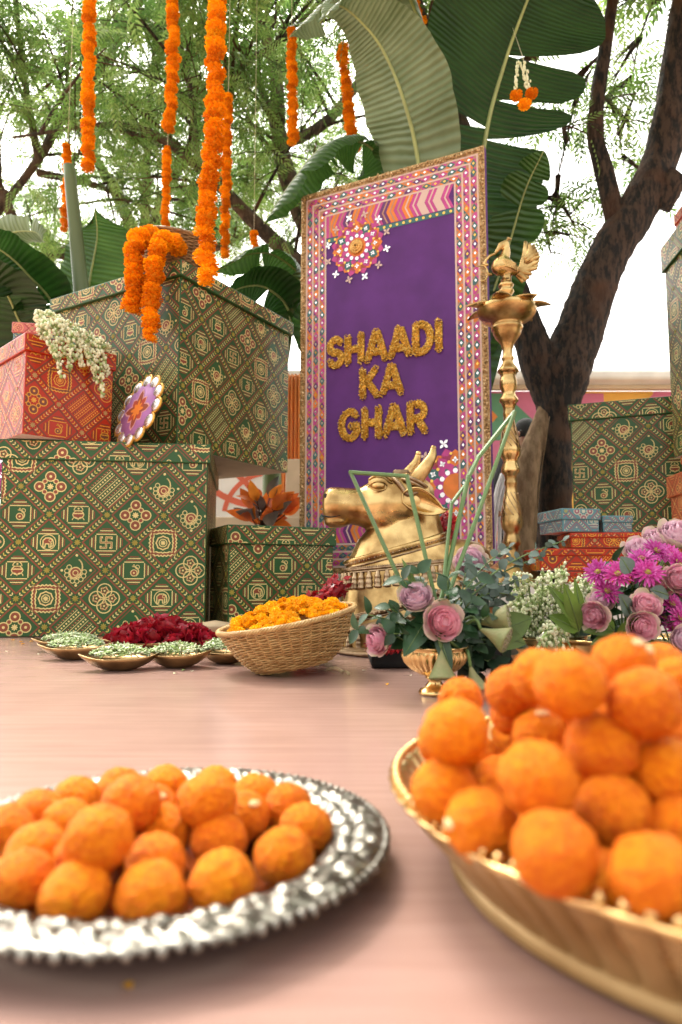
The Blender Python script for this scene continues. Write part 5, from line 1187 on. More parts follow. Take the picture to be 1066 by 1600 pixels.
# jute fringe under the basket
def fringe():
    o = thing('jute_tassel', 'short jute tassel on the floor under the tilted basket', 'tassel', tuple(atz(520, 1050, 0)))
    a = atz(512, 1046, .012); b = atz(536, 1050, .008)
    MB().tube(spline([a, a.lerp(b, .5) + Vector((0, 0, .006)), b], 10), .005, 8).build('cord', M['jute'], o, True)
    mb = MB()
    for i in range(22):
        an = rnd.uniform(-.9, .5); e = b + Vector((math.cos(an) * .018, math.sin(an) * .022 - .006, -.006 + rnd.uniform(0, .004))); mb.tube([b, b.lerp(e, .5) + Vector((0, 0, .004)), e], .0009, 4)
    mb.build('fringe', M['jute'], o, True)['kind'] = 'stuff'
fringe()
# basket on the big box, garlands spilling over
bc2 = Vector((-0.845, 3.30, 1.6945)); bt2 = Matrix.Rotation(R(10), 4, 'X') @ Matrix.Rotation(R(7), 4, 'Y')
tb2, Tb2 = basket('brown cane basket on top of the tallest green box, marigold strings over its rim', bc2 + Vector((0, 0, .034)), .185, .20, bt2, M['cane_dark'], .8, 26, 34, .0045, .8)
BG = 'marigold garlands in the basket on the green box'
strand('marigold garland spilling from the basket, left and shorter one', A_(252, 384, 3.18), A_(208, 482, 2.97), .046, .62, 0, BG, .004, None, [A_(235, 368, 3.08), A_(214, 377, 3.01), A_(210, 415, 2.98), A_(213, 450, 2.97)])
strand('marigold garland spilling from the basket, right and longer one', A_(280, 388, 3.12), A_(235, 528, 2.92), .043, .62, 0, BG, .004, None, [A_(262, 376, 3.02), A_(247, 388, 2.96), A_(240, 430, 2.93), A_(238, 480, 2.92)], .12)
strand('marigold garland coiled inside the basket, showing behind its rim', A_(205, 392, 3.2), A_(300, 392, 3.3), .04, .7, 0, BG, .004, None, [A_(225, 376, 3.3), A_(262, 372, 3.42), A_(290, 382, 3.4)])

# ================================================================== white buds on the red box
def bud_bunch(label, hang, seed, rb=.0075, nb=42, spread=.022, mats=None, name='bud_spray'):
    rnd = random.Random(seed); p0 = hang[0][0]; t = thing(name, label, 'flowers', tuple(p0))
    for pts in hang:
        path = spline(pts, 24); mb = MB(); mb.tube(path, .0022, 5, mi=1)
        for i in range(nb):
            f = i / nb; c = path[int(f * 24)]; d = Vector((rnd.gauss(0, 1), rnd.gauss(0, 1), rnd.gauss(0, .8) - .2)).normalized(); q = c + d * spread * rnd.uniform(.4, 1.1) * (1 - .45 * f)
            mb.tube([c, q], .0012, 3, mi=1, cap=False); r = rb * rnd.uniform(.7, 1.2); mb.ball(q, (r, r, r * 1.25), 7, 5, mi=0 if rnd.random() < .8 else 1)
        mb.build('bud_stem', mats or [M['bud_white'], M['bud_green']], t, True)['kind'] = 'stuff'
    return t
hang = []
for (ax, ay, bx, by, d) in ((62, 492, 78, 540, 2.80), (70, 500, 88, 565, 2.74), (85, 505, 97, 592, 2.76), (95, 498, 100, 560, 2.80), (105, 505, 118, 565, 2.82), (118, 512, 128, 575, 2.86), (130, 520, 140, 570, 2.88), (145, 528, 150, 585, 2.92), (155, 532, 160, 622, 2.93), (112, 520, 110, 580, 2.80), (138, 535, 152, 600, 2.92), (75, 488, 105, 510, 2.85), (60, 490, 66, 530, 2.78), (160, 540, 168, 590, 2.96)):
    p = A_(ax, ay, d); q = A_(bx, by, d); hang.append([p + Vector((.02, .08, -.02)), p, p.lerp(q, .5) + Vector((.004, -.02, 0)), q])
bud_bunch('bunch of small white buds drooping over the red box', hang, 3, .0066, 84, .022)

# ================================================================== dishes with petals
def dish(label, c, a, L, W, h, group='leaf-shaped brass dishes on the floor'):
    t = thing('leaf_dish', label, 'dish', (c.x, c.y, 0.0005), a, group); vs = []; fs = []; n = 40; rg = 9
    for i in range(rg + 1):
        s = i / rg
        for j in range(n):
            th = 2 * PI * j / n; e = 1 + .22 * abs(math.cos(th)) ** 8; z = h * s ** 2.2 + .012 * s ** 3 * abs(math.cos(th)) ** 6
            vs.append((L * s * e * math.cos(th), W * s * math.sin(th), z))
    fs = [(i * n + j, i * n + (j + 1) % n, (i + 1) * n + (j + 1) % n, (i + 1) * n + j) for i in range(rg) for j in range(n)]
    o = MB().add(vs, fs, 0, True).build('bowl', M.setdefault('bronze', mat('bronze', (0.34, 0.22, 0.10), 0.33, 1.0, var=0.3, vscale=20, rvar=0.1)), t); m = o.modifiers.new('thick', 'SOLIDIFY'); m.thickness = .0022; m.offset = 1
    return t
def green_buds(label, c, a, L, W, z0, n, seed, hump=.018):
    rnd = random.Random(seed); mb = MB()
    for i in range(n):
        r = math.sqrt(rnd.random()) * .86; th = rnd.uniform(0, 6.283); x, y = L * r * math.cos(th), W * r * math.sin(th); p = Vector((c.x + x * math.cos(a) - y * math.sin(a), c.y + x * math.sin(a) + y * math.cos(a), z0 * (.25 + .75 * r * r) + hump * (1 - r * r) + rnd.uniform(0, .008)))
        d = Vector((rnd.gauss(0, 1), rnd.gauss(0, 1), rnd.gauss(0, .45))).normalized(); l = rnd.uniform(.007, .014); w = rnd.uniform(.0018, .0038)
        mb.tube([p - d * l, p, p + d * l], [w * .5, w, w * .4], 4, mi=rnd.choice([0, 1, 1, 2]), cap=False)
    o = mb.build('bud_heap', [M['bud_white'], M['bud_green'], mat('bud_mint', (0.50, 0.58, 0.36), .5, var=.2)]); o['kind'] = 'stuff'
    tag(o, label, 'flowers')
GD = [('leaf-shaped brass dish of green buds, third from the left, nearest the camera', 188, 1040, .086, .058, .3), ('leaf-shaped brass dish of green buds right of centre, under the rose petals', 276, 1036, .082, .058, -.15),
      ('leaf-shaped brass dish of green buds beside the cane basket', 352, 1030, .078, .055, -.4), ('leaf-shaped brass dish of green buds, second from the left', 118, 1024, .09, .06, .15), ('leftmost leaf-shaped brass dish, thin edge showing behind the second', 108, 1012, .10, .06, .1)]
for i, (lb, px, py, L, W, a) in enumerate(GD):
    c = atz(px, py, .012); dish(lb, c, a, L, W, .034 + .003 * (i % 2)); green_buds('loose pale green buds heaped in the dish, number'[:41] + (' nearest the camera', ' right of centre', ' by the cane basket', ' second from left', ' at far left')[i], c, a, L, W, .034, 420, 30 + i, (.050, .050, .055, .050, .045)[i])
c = atz(252, 1008, .03); dish('round brass dish heaped with red rose petals in the middle of the dishes', c, 0.1, .16, .11, .045)
def rose_heap(label, c, L, W, z0, hump, n, seed):
    rnd = random.Random(seed); mb = MB()
    for i in range(n):
        r = math.sqrt(rnd.random()); th = rnd.uniform(0, 6.283); p = Vector((c.x + L * r * math.cos(th), c.y + W * r * math.sin(th), z0 + hump * (1 - r ** 1.6) + rnd.uniform(-.004, .006)))
        q = Quaternion((rnd.gauss(0, 1), rnd.gauss(0, .5), rnd.gauss(0, .5), rnd.gauss(0, 1))).normalized(); s = rnd.uniform(.016, .026); vs = []; fs = []
        for u in range(5):
            for v in range(5):
                a, b = -1 + u / 2, -1 + v / 2; ww = math.sqrt(max(0, 1 - (b * .8) ** 2)) * (1 + .15 * b); vs.append(p + q @ Vector((a * ww * s * .8, b * s, (a * a * .35 + b * b * .22 - .1 * a * b) * s)))
        fs = [(u * 5 + v, u * 5 + v + 1, u * 5 + v + 6, u * 5 + v + 5) for u in range(4) for v in range(4)]; mb.add(vs, fs, rnd.choice([0, 0, 1]), True)
    o = mb.build('rose_petal_heap', [M['petal_red'], mat('petal_crimson', (0.40, 0.012, 0.035), .4, 0, var=.35, vscale=30, trans=.2)]); o['kind'] = 'stuff'; tag(o, label, 'petals')
rose_heap('mound of loose deep red rose petals in the middle dish', c, .172, .105, .044, .062, 300, 5)
w = thing('wooden_bowl', 'pale shallow wooden dish behind the rose petals, beside the basket', 'bowl', tuple(atz(330, 1003, 0.0005)))
wc = atz(336, 1003, 0.0); MB().lathe([(0, .012), (.05, .016), (.075, .045), (.088, .062), (.086, .068), (.0, .082)], 40, wc).build('dome', mat('pale_wood', (0.56, 0.42, 0.26), .6, 0, var=.1, vscale=8, stretch=(1, 6, 1)), w, True); MB().lathe([(0, .0005), (.05, .0005), (.052, .013), (0, .014)], 30, wc).build('foot', M['cane'], w, True)

# ================================================================== arrangement pieces
def petal_patch(mb, base, axis, side, L, W, cup, roll, mi=0, nu=5, nv=4):
    axis, side = Vector(axis).normalized(), Vector(side).normalized(); nrm = axis.cross(side).normalized(); vs = []
    for i in range(nu + 1):
        u = i / nu; w = W * math.sin(PI * min(1, .15 + u * .72)) ** .7
        for j in range(nv + 1):
            v = -1 + 2 * j / nv; vs.append(Vector(base) + axis * L * u + side * w * v + nrm * (cup * (u * (1.2 - u)) * L - v * v * w * .55 * cup - roll * L * max(0, u - .75) * 1.5))
    k = nv + 1; mb.add(vs, [(i * k + j, i * k + j + 1, i * k + k + j + 1, i * k + k + j) for i in range(nu) for j in range(nv)], mi, True)
def rose_meshes(seed, pink='rose_pink'):
    """a cabbage rose, axis +z, radius about 1"""
    rnd = random.Random(seed); bl = MB(); gd = MB()
    for ring, (n, r, tilt, L, W, z) in enumerate(((4, .04, 2, .92, .24, .12), (5, .14, 3, .92, .30, .10), (6, .26, 6, .90, .34, .04), (7, .40, 10, .86, .40, -.03), (7, .54, 15, .82, .46, -.1), (8, .66, 22, .80, .5, -.18))):
        for i in range(n):
            a = 2 * PI * (i + rnd.random() * .5) / n + ring; d = Vector((math.cos(a), math.sin(a), 0)); s = Vector((-math.sin(a), math.cos(a), 0)); tl = R(tilt + rnd.uniform(-4, 5)); ax = d * math.sin(tl) + Vector((0, 0, 1)) * math.cos(tl)
            petal_patch(bl, d * r * .75 + Vector((0, 0, z - .35)), ax, s, L * rnd.uniform(.92, 1.04), W, -.4, .16)
    bl.ball((0, 0, -.1), (.55, .55, .5), 12, 8)
    for i in range(6):
        a = 2 * PI * i / 6 + .3; d = Vector((math.cos(a), math.sin(a), 0)); s = Vector((-math.sin(a), math.cos(a), 0)); tl = R(30 + rnd.uniform(-7, 12)); petal_patch(gd, d * .55 + Vector((0, 0, -.5)), d * math.sin(tl) + Vector((0, 0, 1)) * math.cos(tl), s, .86 + rnd.uniform(-.1, .12), .56, -.45, .12)
    gd.ball((0, 0, -.35), (.6, .6, .45), 12, 8)
    return bl.mesh('bloom', M[pink]), gd.mesh('guard_petals', M['rose_guard'])
ROSES = [rose_meshes(1), rose_meshes(2), rose_meshes(3, 'rose_lilac')]
def rose(label, p, axis, r, kind=0, stem_to=None, group='pink roses in the arrangements'):
    t = thing('rose', label, 'rose', tuple(p), group=group); q = Vector(axis).to_track_quat('Z', 'Y').to_matrix().to_4x4()
    T = Matrix.Translation(p) @ q @ Matrix.Rotation(_gr.uniform(0, 6), 4, 'Z') @ Matrix.Diagonal((r, r, r, 1))
    for nm, me in zip(('bloom', 'guard_petals'), ROSES[kind]):
        o = obj(nm, me, t, True); o.matrix_basis = T
    if stem_to is not None: a = Vector(axis).normalized(); MB().tube(spline([p - a * r * .5, p - a * r * 1.6, Vector(stem_to)], 8), .0028, 6).build('stem', M['stem'], t, True)
    return t
def leaf_blade(mb, base, d, n, L, W, mi=0, fold=.25, droop=.2, tip=1.0):
    d = Vector(d).normalized(); n = Vector(n); s = d.cross(n).normalized(); n = s.cross(d); vs = []; nu = 6
    for i in range(nu + 1):
        u = i / nu; w = W * (math.sin(PI * min(1, u ** (.8 if tip > .5 else 1.0) * .97 + .02)) ** (.8 if tip > .5 else .55)); c = Vector(base) + d * L * u - n * droop * L * u * u
        vs += [c - s * w + n * fold * w, c, c + s * w + n * fold * w]
    mb.add(vs, [(3 * i + j, 3 * i + j + 1, 3 * i + j + 4, 3 * i + j + 3) for i in range(nu) for j in range(2)], mi, True)
def sprig(label, name, cat, p0, p1, m, n, L, W, bend=.03, seed=0, group=None, pair=True, rs=.0022, droop=.2, tip=1.0, fold=.25):
    rnd = random.Random(seed); p0, p1 = Vector(p0), Vector(p1); t = thing(name, label, cat, tuple(p0), group=group); path = spline([p0, p0.lerp(p1, .5) + Vector((0, 0, bend)), p1], 16)
    MB().tube(path, [rs * (1 - .5 * i / 16) for i in range(17)], 6).build('stem', M['stem'], t, True)
    for i in range(n):
        f = lerp(.25, 1, i / max(1, n - 1)); k = min(16, int(f * 16)); c = path[k]; tg = (path[min(16, k + 1)] - path[max(0, k - 1)]).normalized()
        for sg in ((-1, 1) if pair else ((-1) ** i,)):
            a = rnd.uniform(-.9, .9); o1 = tg.orthogonal().normalized(); o1.rotate(Quaternion(tg, i * 1.4 + a * .4)); d = o1 * sg + tg * rnd.uniform(.3, .9); mb = MB()
            nn = Vector((rnd.gauss(0, .35), -.55 + rnd.gauss(0, .3), .75)); s = rnd.uniform(.75, 1.15) * (1 - .3 * f * (tip < .5)); leaf_blade(mb, c, d, nn, L * s, W * s, 0, fold, droop, tip); mb.build('leaf', m, t, True)
    return t
def urn(label, c, Rm, h, flutes=30):
    t = thing('brass_urn', label, 'vase', (c.x, c.y, 0.0005)); k = Rm
    pf = [(0, .0), (.46, .0), (.48, .04), (.44, .10), (.30, .16), (.2, .24), (.2, .30), (.28, .34), (.24, .38)]
    MB().lathe([(r * k, z * h + .0005) for r, z in pf], 40, (c.x, c.y, 0)).build('foot', M['gold'], t, True)
    bw = [(.2, .36), (.42, .42), (.66, .52), (.84, .66), (.92, .8), (.94, .9), (.93, .94), (1.0, .97), (1.01, 1.0), (.97, 1.0), (.9, .93), (.8, .66), (.4, .5), (0, .48)]
    fl = lambda a, i, z: 1 + (.07 * abs(math.sin(flutes / 2 * a)) if 1 <= i <= 4 else 0)
    MB().lathe([(r * k, z * h + .0005) for r, z in bw], 150, (c.x, c.y, 0), radf=fl).build('bowl', M['gold'], t, True)
    MB().lathe([(r * k, z * h) for r, z in ((0, .9), (.9, .9), (.9, .88))], 24, (c.x, c.y, 0)).build('foam', M['leaf_dark'], t, True)
    return t
UC = Vector((0.196, 1.455, 0)); urn('small fluted brass urn holding roses and lotus pods, in front of the bull', UC, .072, .100)
top = UC + Vector((0, 0, .09))
Yu = 1.43
rose('pale lilac rose highest of the three on the brass urn', A_(650, 933, 1.40), (-.15, -.75, .62), .036, 2, top)
rose('pink cabbage rose facing the camera above the urn rim', A_(693, 972, 1.37), (.12, -.95, .15), .038, 0, top)
rose('pink rose leaning out left of the urn, low', A_(590, 1000, 1.40), (-.75, -.6, .02), .032, 1, top)
def pod(label, p, axis, r, stem_to, group='lotus pods on the urn'):
    axis = Vector(axis).normalized(); t = thing('lotus_pod', label, 'lotus pod', tuple(p), group=group); T = Matrix.Translation(p) @ axis.to_track_quat('Z', 'Y').to_matrix().to_4x4()
    rf = lambda a, i, z: 1 + (.05 * math.sin(5 * a) + .03 * math.sin(11 * a)) * (i / 9)
    MB().lathe([(x * r, z * r) for x, z in ((.10, -2.1), (.2, -1.8), (.35, -1.35), (.62, -.75), (.85, -.3), (1.0, 0), (1.02, .1), (.96, .17), (.9, .16))], 28, M=T, radf=rf).build('cup', M['pod'], t, True)
    o = MB().lathe([(.93 * r, .12 * r), (.5 * r, .17 * r), (0, .18 * r)], 24, M=T).build('seed_face', M['pod_top'], t, True)
    for i in range(11):
        a = 2.4 * i; q = r * .8 * math.sqrt((i + .3) / 11); MB().ball(T @ Vector((q * math.cos(a), q * math.sin(a), .17 * r)), r * .085, 7, 5).build('seed', M['pod'], o, True)
    e = p - axis * r * 2.0; MB().tube(spline([e, e - axis * r * .8 + Vector((0, 0, .01)), Vector(stem_to)], 10), .0035, 7).build('stem', M['stem'], t, True)
pod('lotus pod right of the roses showing its flat seed face', A_(792, 968, 1.40), (.95, -.35, .12), .029, top)
pod('lotus pod just below the upper one at right', A_(790, 1000, 1.36), (.8, -.45, -.35), .026, top)
pod('lotus pod hanging over the urn rim, face down', A_(691, 1058, 1.36), (.0, -.2, -1), .026, A_(715, 1012, 1.41))
pod('lotus pod on a bent stem hanging right of the urn foot', A_(745, 1076, 1.38), (.25, -.1, -1), .022, A_(728, 1016, 1.44))
# bent sedge stems
def sedge(label, pts, r=.0062):
    t = thing('sedge_stem', label, 'stem', tuple(pts[0]), group='folded sedge stems in the urn')
    for i, (a, b) in enumerate(zip(pts[:-1], pts[1:])):
        d = (Vector(b) - Vector(a)).normalized() * r * .5; MB().tube([Vector(a) - d, Vector(b) + d], [r, r * .94], 6, smooth=False, flat=.75).build('stem_segment', M['sedge'], t, True)
sedge('sedge stem folded twice into an open arch before the bull face', [A_(640, 940, 1.45), A_(548, 738, 1.48), A_(636, 744, 1.45), A_(680, 935, 1.43)])
sedge('sedge stem bent near the bull garland, leaning right', [A_(692, 925, 1.45), A_(706, 786, 1.47), A_(735, 748, 1.48)], .0056)
sedge('tall sedge stem folded, its tip reaching the lamp', [A_(690, 935, 1.45), A_(732, 745, 1.47), A_(748, 714, 1.48), A_(803, 645, 1.49)], .0068)
sedge('longest straight sedge stem ending at the lamp', [A_(700, 930, 1.43), A_(730, 850, 1.45), A_(804, 645, 1.47)], .0062)
# dark foliage of the urn
rnd = random.Random(31)
tips = [(560, 985), (575, 960), (610, 950), (630, 905), (655, 895), (700, 905), (735, 940), (760, 1000), (655, 940), (625, 985), (740, 1010), (665, 990), (770, 960), (720, 980), (615, 990), (745, 900)]
for i, (px, py) in enumerate(tips):
    lb = ('dark leafy twig %s the urn' % ['far left of', 'upper left of', 'behind the lilac rose on', 'left of the sedge in', 'at the sedge base in', 'under the red garland by', 'right of the pink rose on', 'low at right of', 'under the lilac rose on', 'between the two left roses of', 'beside the bent pod of', 'between the roses of', 'beside the lotus pod of', 'under the right rose of', 'on the rim left of', 'under the eucalyptus of'][i])
    sprig(lb, 'leafy_twig', 'foliage', top + Vector((rnd.uniform(-.03, .03), rnd.uniform(-.02, .03), .0)), A_(px, py, 1.42 + rnd.uniform(-.05, .07)), M['leaf_dark'], 5, .037, .0135, .015, 60 + i, 'dark leafy twigs in the urn')
for i, (px, py, wd) in enumerate(((735, 965, 'just right of the pink rose'), (752, 985, 'left of the lower pod'), (762, 1030, 'low beside the bent pod'), (785, 1045, 'lowest at right'), (800, 1010, 'reaching under the white buds'), (745, 1050, 'touching the floor right of the foot'), (778, 930, 'over the upper pod'), (705, 945, 'behind the sedge feet'))):
    sprig('very dark leafy twig ' + wd + ', urn arrangement', 'leafy_twig', 'foliage', top + Vector((rnd.uniform(.01, .05), rnd.uniform(.02, .06), -.01)), A_(px, py, 1.52 + rnd.uniform(-.03, .05)), M.setdefault('leaf_deep', mat('leaf_deep', (0.010, 0.030, 0.012), .45, 0, var=.4, vscale=18, trans=.1)), 7, .042, .016, .012, 160 + i, 'dark leafy twigs in the urn')
def big_leaf(label, base, tip_, n, W, m, group=None, fold=.15, droop=.1):
    t = thing('broad_leaf', label, 'leaf', tuple(base), group=group); mb = MB(); d = Vector(tip_) - Vector(base); leaf_blade(mb, base, d, n, d.length, W, 0, fold, droop); mb.build('blade', m, t, True)
    MB().tube([Vector(base), Vector(base) + d * .5 - Vector(n).normalized() * (droop * d.length * .22), Vector(tip_) - Vector(n).normalized() * droop * d.length * .9], [.0016, .0012, .0006], 5).build('vein', M['stem'], t, True)
big_leaf('broad dark leaf lying on the urn rim under the roses', A_(672, 960, 1.43), A_(632, 1020, 1.36), (-.2, -.9, .4), .026, M['leaf_dark'])
big_leaf('green strap leaf standing left of the lilac rose', A_(652, 930, 1.43), A_(632, 872, 1.42), (.6, -.8, 0), .009, M['leaf_fresh'])
big_leaf('round green leaf behind the lotus pods', A_(770, 990, 1.47), A_(832, 965, 1.46), (0, -1, .2), .032, M['leaf_fresh'])
big_leaf('green leaf below the lotus pods', A_(765, 990, 1.47), A_(822, 1005, 1.45), (0, -1, .2), .026, M['leaf_fresh'])
big_leaf('dark leaf hanging over the urn front', A_(684, 985, 1.38), A_(706, 1050, 1.35), (0, -1, .2), .015, M['leaf_dark'])
# eucalyptus
for i, (a, b, lb) in enumerate((((720, 930), (795, 855), 'eucalyptus sprig reaching up toward the lamp foot'), ((730, 935), (845, 870), 'eucalyptus sprig reaching right over the white buds'), ((715, 950), (770, 905), 'short eucalyptus sprig beside the sedge'), ((735, 920), (880, 845), 'longest eucalyptus sprig, tip before the red boxes'),
                             ((720, 940), (735, 870), 'upright eucalyptus sprig behind the sedge'), ((730, 945), (815, 905), 'eucalyptus sprig above the upper lotus pod'), ((700, 960), (745, 950), 'low eucalyptus sprig right of the pink rose'), ((735, 940), (800, 930), 'eucalyptus sprig behind the upper lotus pod'))):
    sprig(lb, 'eucalyptus_sprig', 'foliage', A_(*a, 1.47), A_(*b, 1.52 + .03 * (i % 3)), M['leaf_gray'], 9, .026, .0115, .012, 90 + i, 'eucalyptus sprigs in the urn', tip=0, fold=.1)
rose('faded lilac flower half hidden behind the eucalyptus', A_(735, 878, 1.62), (-.2, -.9, .3), .04, 2, A_(735, 960, 1.55))

# ================================================================== right arrangement
VC = Vector((0.66, 1.62, 0))
def vessel(label, c, Rm, h):
    t = thing('brass_vessel', label, 'bowl', (c.x, c.y, 0.0005))
    MB().lathe([(r * Rm, z * h + .0005) for r, z in ((0, 0), (.55, 0), (.56, .08), (.45, .16), (.6, .3), (.85, .6), (.94, .86), (.96, .92), (1.04, .96), (1.05, 1.0), (.96, 1.0), (.9, .9), (.5, .5), (0, .45))], 60, (c.x, c.y, 0)).build('bowl', M['gold'], t, True)
    for sg in (-1,):
        p = [Vector((c.x + sg * Rm * x, c.y - Rm * .35, h * z)) for x, z in ((.93, .55), (1.12, .6), (1.25, .85), (1.18, 1.12), (1.0, 1.1))]; MB().tube(spline(p, 20), .006, 8).build('handle', M['silver_well'], t, True)
    MB().lathe([(0, h * .9), (Rm * .88, h * .9), (Rm * .88, h * .86)], 24, (c.x, c.y, 0)).build('foam', M['leaf_dark'], t, True)
vessel('wide brass bowl holding the pink and magenta flowers at right', VC, .17, .105)
vt = VC + Vector((0, 0, .10))
def mum_mesh(seed):
    rnd = random.Random(seed); mb = MB()
    for el, n, L, w in ((8, 18, 1.0, .10), (26, 16, .86, .095), (46, 13, .66, .085), (66, 9, .45, .07)):
        for i in range(n):
            a = 2 * PI * (i + rnd.random() * .5) / n; e = R(el + rnd.uniform(-6, 6)); d = Vector((math.cos(a) * math.cos(e), math.sin(a) * math.cos(e), math.sin(e))); s = Vector((-math.sin(a), math.cos(a), 0)); u = d.cross(s); b = d * .12; l = L * rnd.uniform(.85, 1.1)
            mb.add([b - s * w * .4, b + s * w * .4, b + d * l * .65 + s * w + u * .0, b + d * l * 1.0 + s * w * .4 - Vector((0, 0, .06)), b + d * l * 1.0 - s * w * .4 - Vector((0, 0, .06)), b + d * l * .65 - s * w], [(0, 1, 2, 3, 4, 5)], 0)
    return mb.mesh('ray_petals', M['magenta'])
MUM = [mum_mesh(1), mum_mesh(2)]
cm = MB().ball((0, 0, .16), (.26, .26, .14), 9, 6).mesh('centre', mat('mum_centre', (0.36, 0.34, 0.04), .6, var=.3, vscale=100))
MUMS = [(935, 895, 'leftmost'), (965, 898, 'second from the left'), (983, 890, 'lowest of the upper'), (1000, 905, 'small half open'), (1003, 875, 'round bright'), (1012, 895, 'middle'), (1025, 862, 'upper'), (1045, 868, 'highest right'), (1058, 880, 'upper right edge'), (1048, 945, 'largest lower'), (1060, 930, 'lower right edge'), (1035, 965, 'low hanging'), (1052, 985, 'lowest'), (948, 925, 'single small low left'), (1062, 968, 'lower corner')]
for px, py, wd in MUMS:
    p = A_(px, py, 1.50 + _gr.uniform(-.05, .06)); t = thing('chrysanthemum', wd + ' magenta chrysanthemum in the brass bowl at right', 'chrysanthemum', tuple(p), group='magenta chrysanthemums in the right bowl'); ax = Vector(((px - 1000) / 140 + _gr.gauss(0, .25), -.75, .55 + _gr.gauss(0, .2)))
    for nm, me in (('ray_petals', MUM[_gr.randrange(2)]), ('centre', cm)):
        o = obj(nm, me, t, True); o.matrix_basis = Matrix.Translation(p) @ ax.to_track_quat('Z', 'Y').to_matrix().to_4x4() @ Matrix.Diagonal((.032, .032, .032, 1))
    MB().tube(spline([p, p.lerp(vt, .5) + Vector((0, .02, 0)), vt], 8), .002, 5).build('stem', M['stem'], t, True)
for i, (px, py, d, r, ax, kd, lb) in enumerate(((928, 962, 1.42, .031, (-.6, -.75, -.1), 0, 'pink rose at the left of the right bowl, low'), (940, 938, 1.50, .029, (-.5, -.7, .4), 2, 'pale pink rose above the low left one'), (1010, 946, 1.42, .032, (.0, -.85, .5), 0, 'round pink rose in the middle of the right bowl'),
        (1004, 978, 1.40, .032, (-.1, -.95, -.05), 1, 'pink rose under the round one in the right bowl'), (1035, 912, 1.52, .030, (-.3, -.9, .2), 0, 'pink rose tucked between magenta flowers'), (1062, 905, 1.45, .034, (-.1, -.9, .3), 1, 'pale pink rose at the right edge'), (1068, 1000, 1.42, .03, (.1, -.9, .2), 2, 'white-pink rose at the lower right edge'),
        (1000, 860, 1.62, .04, (-.2, -.7, .7), 2, 'faded lilac bloom at the top of the right bowl'), (1030, 845, 1.64, .042, (0, -.7, .7), 2, 'highest faded lilac bloom of the right bowl'), (1058, 835, 1.62, .045, (.1, -.7, .7), 2, 'lilac bloom cut by the right edge'))):
    rose(lb, A_(px, py, d), ax, r, kd, vt, 'roses in the right bowl')
for i, (a, b, w, m, lb) in enumerate((((905, 985), (885, 915), .017, 'leaf_fresh', 'bright green leaf left of the pink rose'), ((910, 980), (902, 905), .012, 'leaf_fresh', 'upright pointed green leaf before the white buds'), ((905, 985), (860, 960), .02, 'leaf_fresh', 'lowest bright green leaf at left of the right bowl'), ((905, 975), (862, 915), .016, 'leaf_fresh', 'broad green leaf over the white buds'),
        ((960, 985), (915, 985), .012, 'leaf_fresh', 'flat green leaf below the low pink rose'), ((960, 985), (940, 960), .012, 'leaf_fresh', 'small green leaf right of the low rose'), ((965, 995), (995, 965), .012, 'leaf_fresh', 'green leaf between two pink roses'), ((960, 990), (925, 1005), .011, 'leaf_fresh', 'green leaf tip pointing down over the bowl'), ((985, 895), (972, 870), .02, 'leaf_gray', 'grey-green leaf at the top left of the bowl'), ((985, 960), (972, 930), .018, 'leaf_gray', 'grey-green bud leaf between roses'), ((1045, 930), (1020, 920), .016, 'leaf_gray', 'grey leaf among magenta flowers'))):
    big_leaf(lb, A_(*a, 1.44), A_(*b, 1.39 + .02 * (i % 3)), (_gr.uniform(-.4, .4), -.9, .4), w, M[m], 'leaves in the right bowl')
for i in range(10):
    sprig(['dark twig at the back of the right bowl', 'dark twig under the leftmost magenta flowers', 'dark twig between the roses of the right bowl', 'dark twig behind the round pink rose', 'dark twig at the right edge of the bowl', 'dark twig beneath the lilac blooms', 'dark twig low over the bowl rim', 'dark twig above the bowl handle', 'dark twig under the magenta cluster', 'dark twig filling the bowl middle'][i], 'leafy_twig', 'foliage', vt + Vector((_gr.uniform(-.08, .1), _gr.uniform(-.06, .04), 0)),
          A_([960, 955, 985, 1020, 1062, 1010, 950, 925, 1040, 1000][i], [880, 925, 930, 950, 950, 890, 985, 965, 930, 970][i], 1.56), M['leaf_dark'], 5, .05, .017, .01, 120 + i, 'dark twigs in the right bowl')
# mass of white buds between the two arrangements
hang = []
rb_ = random.Random(5)
for i in range(34):
    px, py = rb_.uniform(800, 935), 0; f = (px - 800) / 135; py = 878 + 40 * abs(f - .45) + rb_.uniform(0, 70); d = 1.64 + rb_.uniform(-.06, .08); p = A_(px, py, d); b = Vector((lerp(.44, .56, f), 1.66, .10)); hang.append([b, b.lerp(p, .6) + Vector((0, 0, .02)), p])
bud_bunch('wide froth of tiny white buds between the urn and the magenta flowers', hang, 9, .0036, 60, .030, name='bud_bunch')
hang = []
for i in range(12):
    px = rb_.uniform(835, 900); p = A_(px, rb_.uniform(985, 1045), 1.50); b = Vector((.48, 1.60, .12)); hang.append([b, b.lerp(p, .5) + Vector((0, -.03, .02)), p])
bud_bunch('loose white bud stems drooping below the froth of buds', hang, 10, .0038, 20, .020, name='bud_bunch')
MB_ = MB().lathe([(0, .0), (.07, .0), (.075, .01), (.06, .02), (.085, .06), (.1, .1), (.098, .104), (.08, .1), (0, .09)], 36, (.49, 1.67, .0005)); t = thing('brass_pot', 'brass pot mostly hidden under the white buds', 'vase', (.49, 1.67, .0005)); MB_.build('pot', M['brass'], t, True); MB().lathe([(.082, .1), (.09, .106), (.1, .104)], 36, (.49, 1.67, .0005)).build('rim', M['brass'], t, True)
